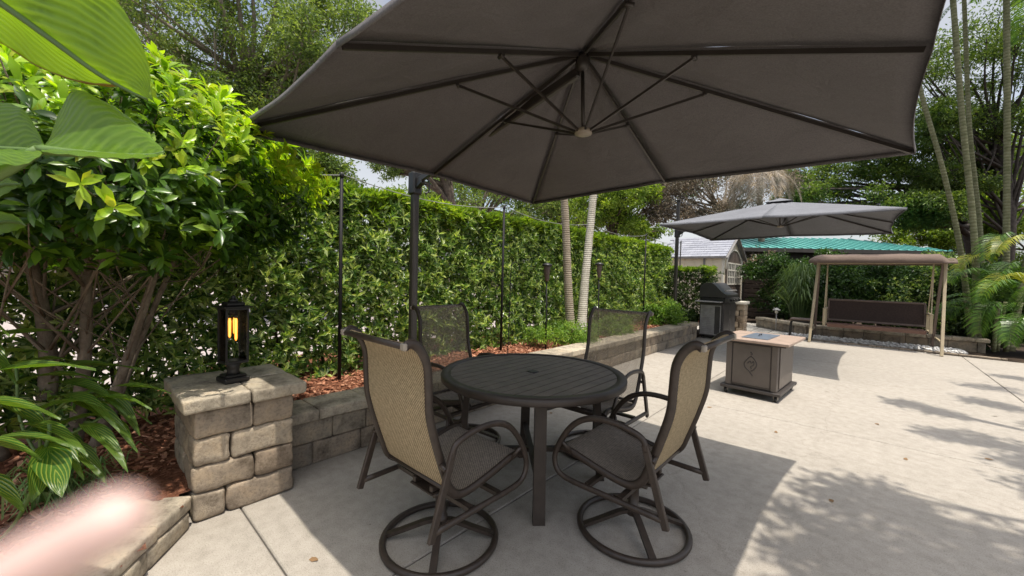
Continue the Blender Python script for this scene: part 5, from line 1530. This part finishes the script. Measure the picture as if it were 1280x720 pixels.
BP = Vector((-2.02, -.86, .15))
root = empty('paddle_leaf_plant', BP, 0, 'tall plant with huge glossy paddle leaves leaning in at the upper left corner', 'plant')
Q = lambda L_: [P(u, v, d) for (u, v, d) in L_]
def paddle(mid, ea, eb, bent=None, edge=False):
    B_, A, C_ = loft('leaf', Q(mid), Q(ea), Q(eb), M['banana'], root, BP)
    mb = MB(); mb.tube([p - BP for p in B_], list(np.linspace(.012, .003, len(B_))), 6)
    st = spline([BP + Vector((random.uniform(-.05, .05), random.uniform(-.05, .05), 0)), BP + Vector((.02, .05, .9)), B_[0] + Vector((-.12, -.14, -.12)), B_[0]], 6)
    mb.tube([p - BP for p in st], list(np.linspace(.026, .013, len(st))), 7); mb.build('stalk', M['stalk'], root)
    if edge:
        mb = MB(); mb.tube([p - BP for p in C_], [.004 + .004 * abs(math.sin(i * .9)) for i in range(len(C_))], 6, flat=.3); mb.build('dry_edge', M['banana_edge'], root)
paddle([(-120, -75, 1.0), (0, 3, 1.05), (60, 46, 1.05), (120, 90, 1.05), (158, 112, 1.05), (184, 124, 1.04)],
       [(-60, -150, .88), (60, -70, .92), (140, -5, .95), (174, 48, .97), (188, 92, 1.0), (186, 122, 1.03)],
       [(-130, -10, 1.14), (-5, 50, 1.17), (46, 82, 1.16), (96, 101, 1.14), (140, 107, 1.1), (156, 104, 1.07)], edge=True)
paddle([(50, 187, .99), (90, 191, .98), (130, 194, .98), (165, 195, .97), (190, 194, .96), (205, 190, .96)],
       [(60, 180, 1.02), (75, 138, 1.06), (96, 113, 1.08), (140, 132, 1.06), (175, 158, 1.02), (203, 186, .97)],
       [(52, 190, .97), (92, 194, .93), (132, 197, .92), (166, 198, .92), (191, 196, .94), (206, 191, .96)])
paddle([(-90, 178, 1.0), (-40, 183, 1.0), (0, 186, 1.0), (25, 187, 1.0), (45, 188, 1.0), (56, 188, .99)],
       [(-90, 110, 1.06), (-40, 118, 1.07), (5, 128, 1.08), (28, 136, 1.06), (44, 158, 1.03), (57, 184, 1.0)],
       [(-90, 215, .93), (-40, 213, .92), (0, 206, .93), (28, 206, .94), (48, 196, .96), (56, 189, .99)])
paddle([(-90, 262, 1.15), (-50, 248, 1.14), (-20, 238, 1.13), (5, 232, 1.12), (18, 231, 1.12), (27, 231, 1.12)],
       [(-90, 225, 1.2), (-50, 218, 1.2), (-20, 216, 1.2), (3, 220, 1.17), (16, 226, 1.14), (27, 230, 1.12)],
       [(-90, 285, 1.1), (-50, 270, 1.1), (-20, 256, 1.1), (4, 244, 1.1), (18, 236, 1.11), (27, 232, 1.12)])
paddle([(-90, 300, 1.25), (-50, 292, 1.24), (-20, 284, 1.23), (5, 278, 1.22), (22, 278, 1.2), (32, 282, 1.2)],
       [(-90, 262, 1.3), (-50, 262, 1.3), (-20, 262, 1.3), (3, 265, 1.26), (20, 270, 1.23), (32, 281, 1.2)],
       [(-90, 325, 1.2), (-50, 315, 1.2), (-20, 302, 1.2), (4, 292, 1.2), (20, 288, 1.2), (32, 283, 1.2)])


# ------------------------------------------------------------------ striped ginger plants, lower left
def blades(name, specs, mat_, parent, o, rows=12, cols=6):
    """specs: base, tip, width, sag, roll"""
    V = []; UV = []; F = []
    for (a, b_, w, sag, roll) in specs:
        d = (b_ - a); L = d.length; t_ = d.normalized(); s = t_.cross(Vector((0, 0, 1)))
        if s.length < .1: s = Vector((1, 0, 0))
        s.normalize(); up = s.cross(t_); s, up = s * math.cos(roll) + up * math.sin(roll), up * math.cos(roll) - s * math.sin(roll)
        n0 = len(V)
        for i in range(rows + 1):
            t = i / rows; prof = (math.sin(math.pi * min(1, t * .98 + .02) ** .85)) ** .8 * (1 - .25 * t); c = a + d * t + Vector((0, 0, 1)) * L * sag * 4 * t * (1 - t)
            for k in range(cols + 1):
                u = k / cols * 2 - 1; hw = w / 2 * prof
                V.append(c + s * u * hw + up * (abs(u) ** 1.4 * hw * .38 + .012 * L * math.sin(t * 9 + u * 2)) - o); UV.append((u, t * L * 2.2))
        for i in range(rows):
            for k in range(cols): q = n0 + i * (cols + 1) + k; F.append((q, q + 1, q + cols + 2, q + cols + 1))
    return link(name, np_mesh(name, [tuple(v) for v in V], F, True, UV), mat_, parent)


def ginger(label, base, specs, stems):
    root = empty('striped_ginger', base, 0, label, 'plant')
    mb = MB()
    for s_ in stems: mb.tube([p - base for p in spline(Q(s_) if len(s_[0]) == 3 and s_[0][0] > 3 else s_, 5)], .007, 6)
    mb.build('stem', M['stalk'], root)
    for i, (a, b_, w, sag, roll) in enumerate(specs):
        w *= .82
        blades('leaf', [(P(*a), P(*b_), w, sag, roll)], M['ginger'], root, base)


G1 = Vector((-2.72, -.28, .12)); G2 = Vector((-2.95, .0, .15))
ginger('striped ginger plant at the lower left corner with wide yellow-veined leaves', G1,
       [((-60, 500, 1.5), (76, 524, 1.55), .13, .06, .3), ((-50, 545, 1.45), (52, 575, 1.45), .14, .04, .5), ((-30, 470, 1.6), (120, 462, 1.6), .085, .06, -.1), ((60, 560, 1.62), (40, 628, 1.5), .13, .05, .7), ((58, 556, 1.65), (78, 622, 1.5), .15, .05, -.2),
        ((-40, 590, 1.4), (30, 640, 1.4), .12, .05, .3), ((-60, 455, 1.7), (60, 440, 1.8), .10, .08, .2), ((-60, 380, 1.6), (12, 420, 1.55), .10, .04, .6), ((-40, 520, 1.7), (30, 500, 1.75), .11, .05, -.3), ((-50, 430, 1.75), (90, 415, 1.85), .10, .06, .1), ((-50, 410, 1.65), (20, 480, 1.6), .10, .10, .3), ((-40, 560, 1.6), (95, 560, 1.6), .10, .10, .1), ((20, 530, 1.7), (110, 570, 1.62), .10, .10, .2), ((0, 500, 1.75), (60, 545, 1.7), .12, .08, .1)],
       [[G1, G1 + Vector((.02, .05, .35)), P(-20, 520, 1.55)], [G1, G1 + Vector((.1, .12, .2)), P(58, 556, 1.64), P(62, 530, 1.66)], [G1, G1 + Vector((-.02, 0, .4)), P(-60, 455, 1.7)]])
ginger('striped ginger plant reaching toward the lantern pillar with drooping narrow leaves', G2,
       [((55, 548, 1.85), (138, 522, 1.9), .10, .16, .1), ((82, 500, 1.9), (172, 565, 1.85), .10, .14, .0), ((130, 486, 1.95), (214, 492, 1.98), .075, .08, .1), ((85, 552, 1.85), (132, 604, 1.78), .085, .08, -.2), ((132, 520, 1.95), (168, 562, 1.85), .085, .06, .4), ((72, 508, 2.0), (150, 492, 2.0), .085, .10, -.1),
        ((40, 462, 2.0), (180, 462, 2.05), .085, .05, 0), ((100, 505, 2.1), (190, 530, 2.1), .085, .12, .3), ((20, 455, 2.1), (95, 452, 2.1), .09, .06, .1), ((130, 488, 1.96), (175, 545, 1.95), .09, .10, -.2), ((70, 540, 2.0), (110, 585, 1.9), .10, .1, .2), ((60, 500, 1.9), (150, 540, 1.8), .10, .16, .1), ((100, 530, 1.85), (160, 590, 1.75), .09, .12, -.1), ((40, 520, 1.8), (120, 505, 1.8), .10, .12, .1), ((20, 480, 1.9), (130, 478, 1.9), .09, .10, .15), ((110, 500, 1.9), (190, 512, 1.88), .08, .10, .2), ((60, 480, 1.95), (160, 520, 1.9), .085, .14, -.1), ((90, 560, 1.78), (70, 610, 1.65), .10, .08, .1), ((50, 545, 1.75), (105, 600, 1.68), .10, .10, .3)],
       [[G2, P(60, 556, 1.9), P(84, 545, 1.86), P(130, 520, 1.93)], [G2, P(50, 560, 1.95), P(76, 508, 1.95), P(130, 486, 1.95)], [G2, P(30, 540, 2.05), P(20, 456, 2.1)]])
gb = PZ(70, 625, .14)
root = empty('grass_tuft', gb, 0, 'small pale striped grass tuft beside the ankle-high edging wall', 'ornamental grass')
V = []; F = []
for i in range(150):
    a = random.uniform(0, 6.283); d = Vector((math.cos(a), math.sin(a), 0)); s = Vector((-d.y, d.x, 0)) * .004; h = random.uniform(.1, .24); out = random.uniform(.05, .22); st = Vector((random.gauss(0, .07), random.gauss(0, .07), 0))
    q = [st, st + d * out * .35 + Vector((0, 0, h * .8)), st + d * out * .8 + Vector((0, 0, h)), st + d * out * 1.4 + Vector((0, 0, h * .6))]
    b_ = len(V); V += [q[0] - s, q[0] + s, q[1] - s, q[1] + s, q[2] - s, q[2] + s, q[3] - s * .2, q[3] + s * .2]; F += [(b_ + j, b_ + j + 1, b_ + j + 3, b_ + j + 2) for j in (0, 2, 4)]
link('blades', np_mesh('blades', [tuple(p) for p in V], F), M['grass'], root)

# ------------------------------------------------------------------ the hand that strays in front of the lens, lower left
m, n, l, b = mat('skin', .5, .4)
t = noise_tex(n, l, 90, 4); r = ramp(n, [(.58, .39, .34), (.68, .49, .44)], [.3, .7]); l.new(t.outputs[0], r.inputs[0]); l.new(r.outputs[0], b.inputs['Base Color'])
b.inputs['Subsurface Weight'].default_value = .15; b.inputs['Subsurface Radius'].default_value = (.01, .004, .002); M['skin'] = m
def CV(x, y, z): return Vector(np.array([0, 0, CAM_H]) + RIGHT * x - DOWN * y + FWD * z)     # right, up, ahead of the eye
HJ = {'wrist': ((-.17, -.19, -.03), .026), 'elbow': ((-.20, -.42, -.10), .04), 'palm': ((-.165, -.13, -.005), .027)}
chains = [['wrist', 'elbow'], ['wrist', 'palm']]
fing = {'index': [(-.150, -.093, .018, .0115), (-.118, -.070, .040, .0088), (-.054, -.0317, .0315, .0041), (-.0312, -.0183, .0334, .0025)],
        'middle': [(-.165, -.090, .0, .0115), (-.150, -.058, .012, .0098), (-.143, -.060, -.018, .0088), (-.150, -.082, -.026, .0075)],
        'ring': [(-.178, -.092, -.014, .011), (-.168, -.062, -.010, .0095), (-.162, -.068, -.036, .0085), (-.166, -.090, -.040, .0072)],
        'little': [(-.190, -.100, -.026, .0098), (-.186, -.074, -.028, .0082), (-.180, -.080, -.048, .0073), (-.181, -.097, -.05, .0064)],
        'thumb': [(-.140, -.130, .012, .013), (-.112, -.112, .028, .0115), (-.092, -.098, .030, .0098), (-.076, -.09, .024, .008)]}
verts = []; edges = []; rad = []; ix = {}
def jv(k, p, r_): ix[k] = len(verts); verts.append(CV(*p)); rad.append(r_)
for k, (p, r_) in HJ.items(): jv(k, p, r_)
edges = [(ix['wrist'], ix['elbow']), (ix['wrist'], ix['palm'])]
for k, ps in fing.items():
    prev = ix['palm'] if k != 'thumb' else ix['wrist']
    for i, (x, y, z, r_) in enumerate(ps):
        jv((k, i), (x, y, z), r_); edges.append((prev, ix[k, i])); prev = ix[k, i]
me = bpy.data.meshes.new('hand'); ho = CV(-.17, -.15, 0)
me.from_pydata([v - ho for v in verts], edges, []); me.update()
hand = link('hand', me, M['skin']); hand.location = ho
tag(hand, 'bare hand with one fingertip straying blurred before the lens at lower left', 'hand')
sk = hand.modifiers.new('skin', 'SKIN'); sk.use_smooth_shade = True
for i, d in enumerate(me.skin_vertices[0].data): d.radius = (rad[i], rad[i]); d.use_root = (i == 0)
sb = hand.modifiers.new('smooth', 'SUBSURF'); sb.levels = 2; sb.render_levels = 2
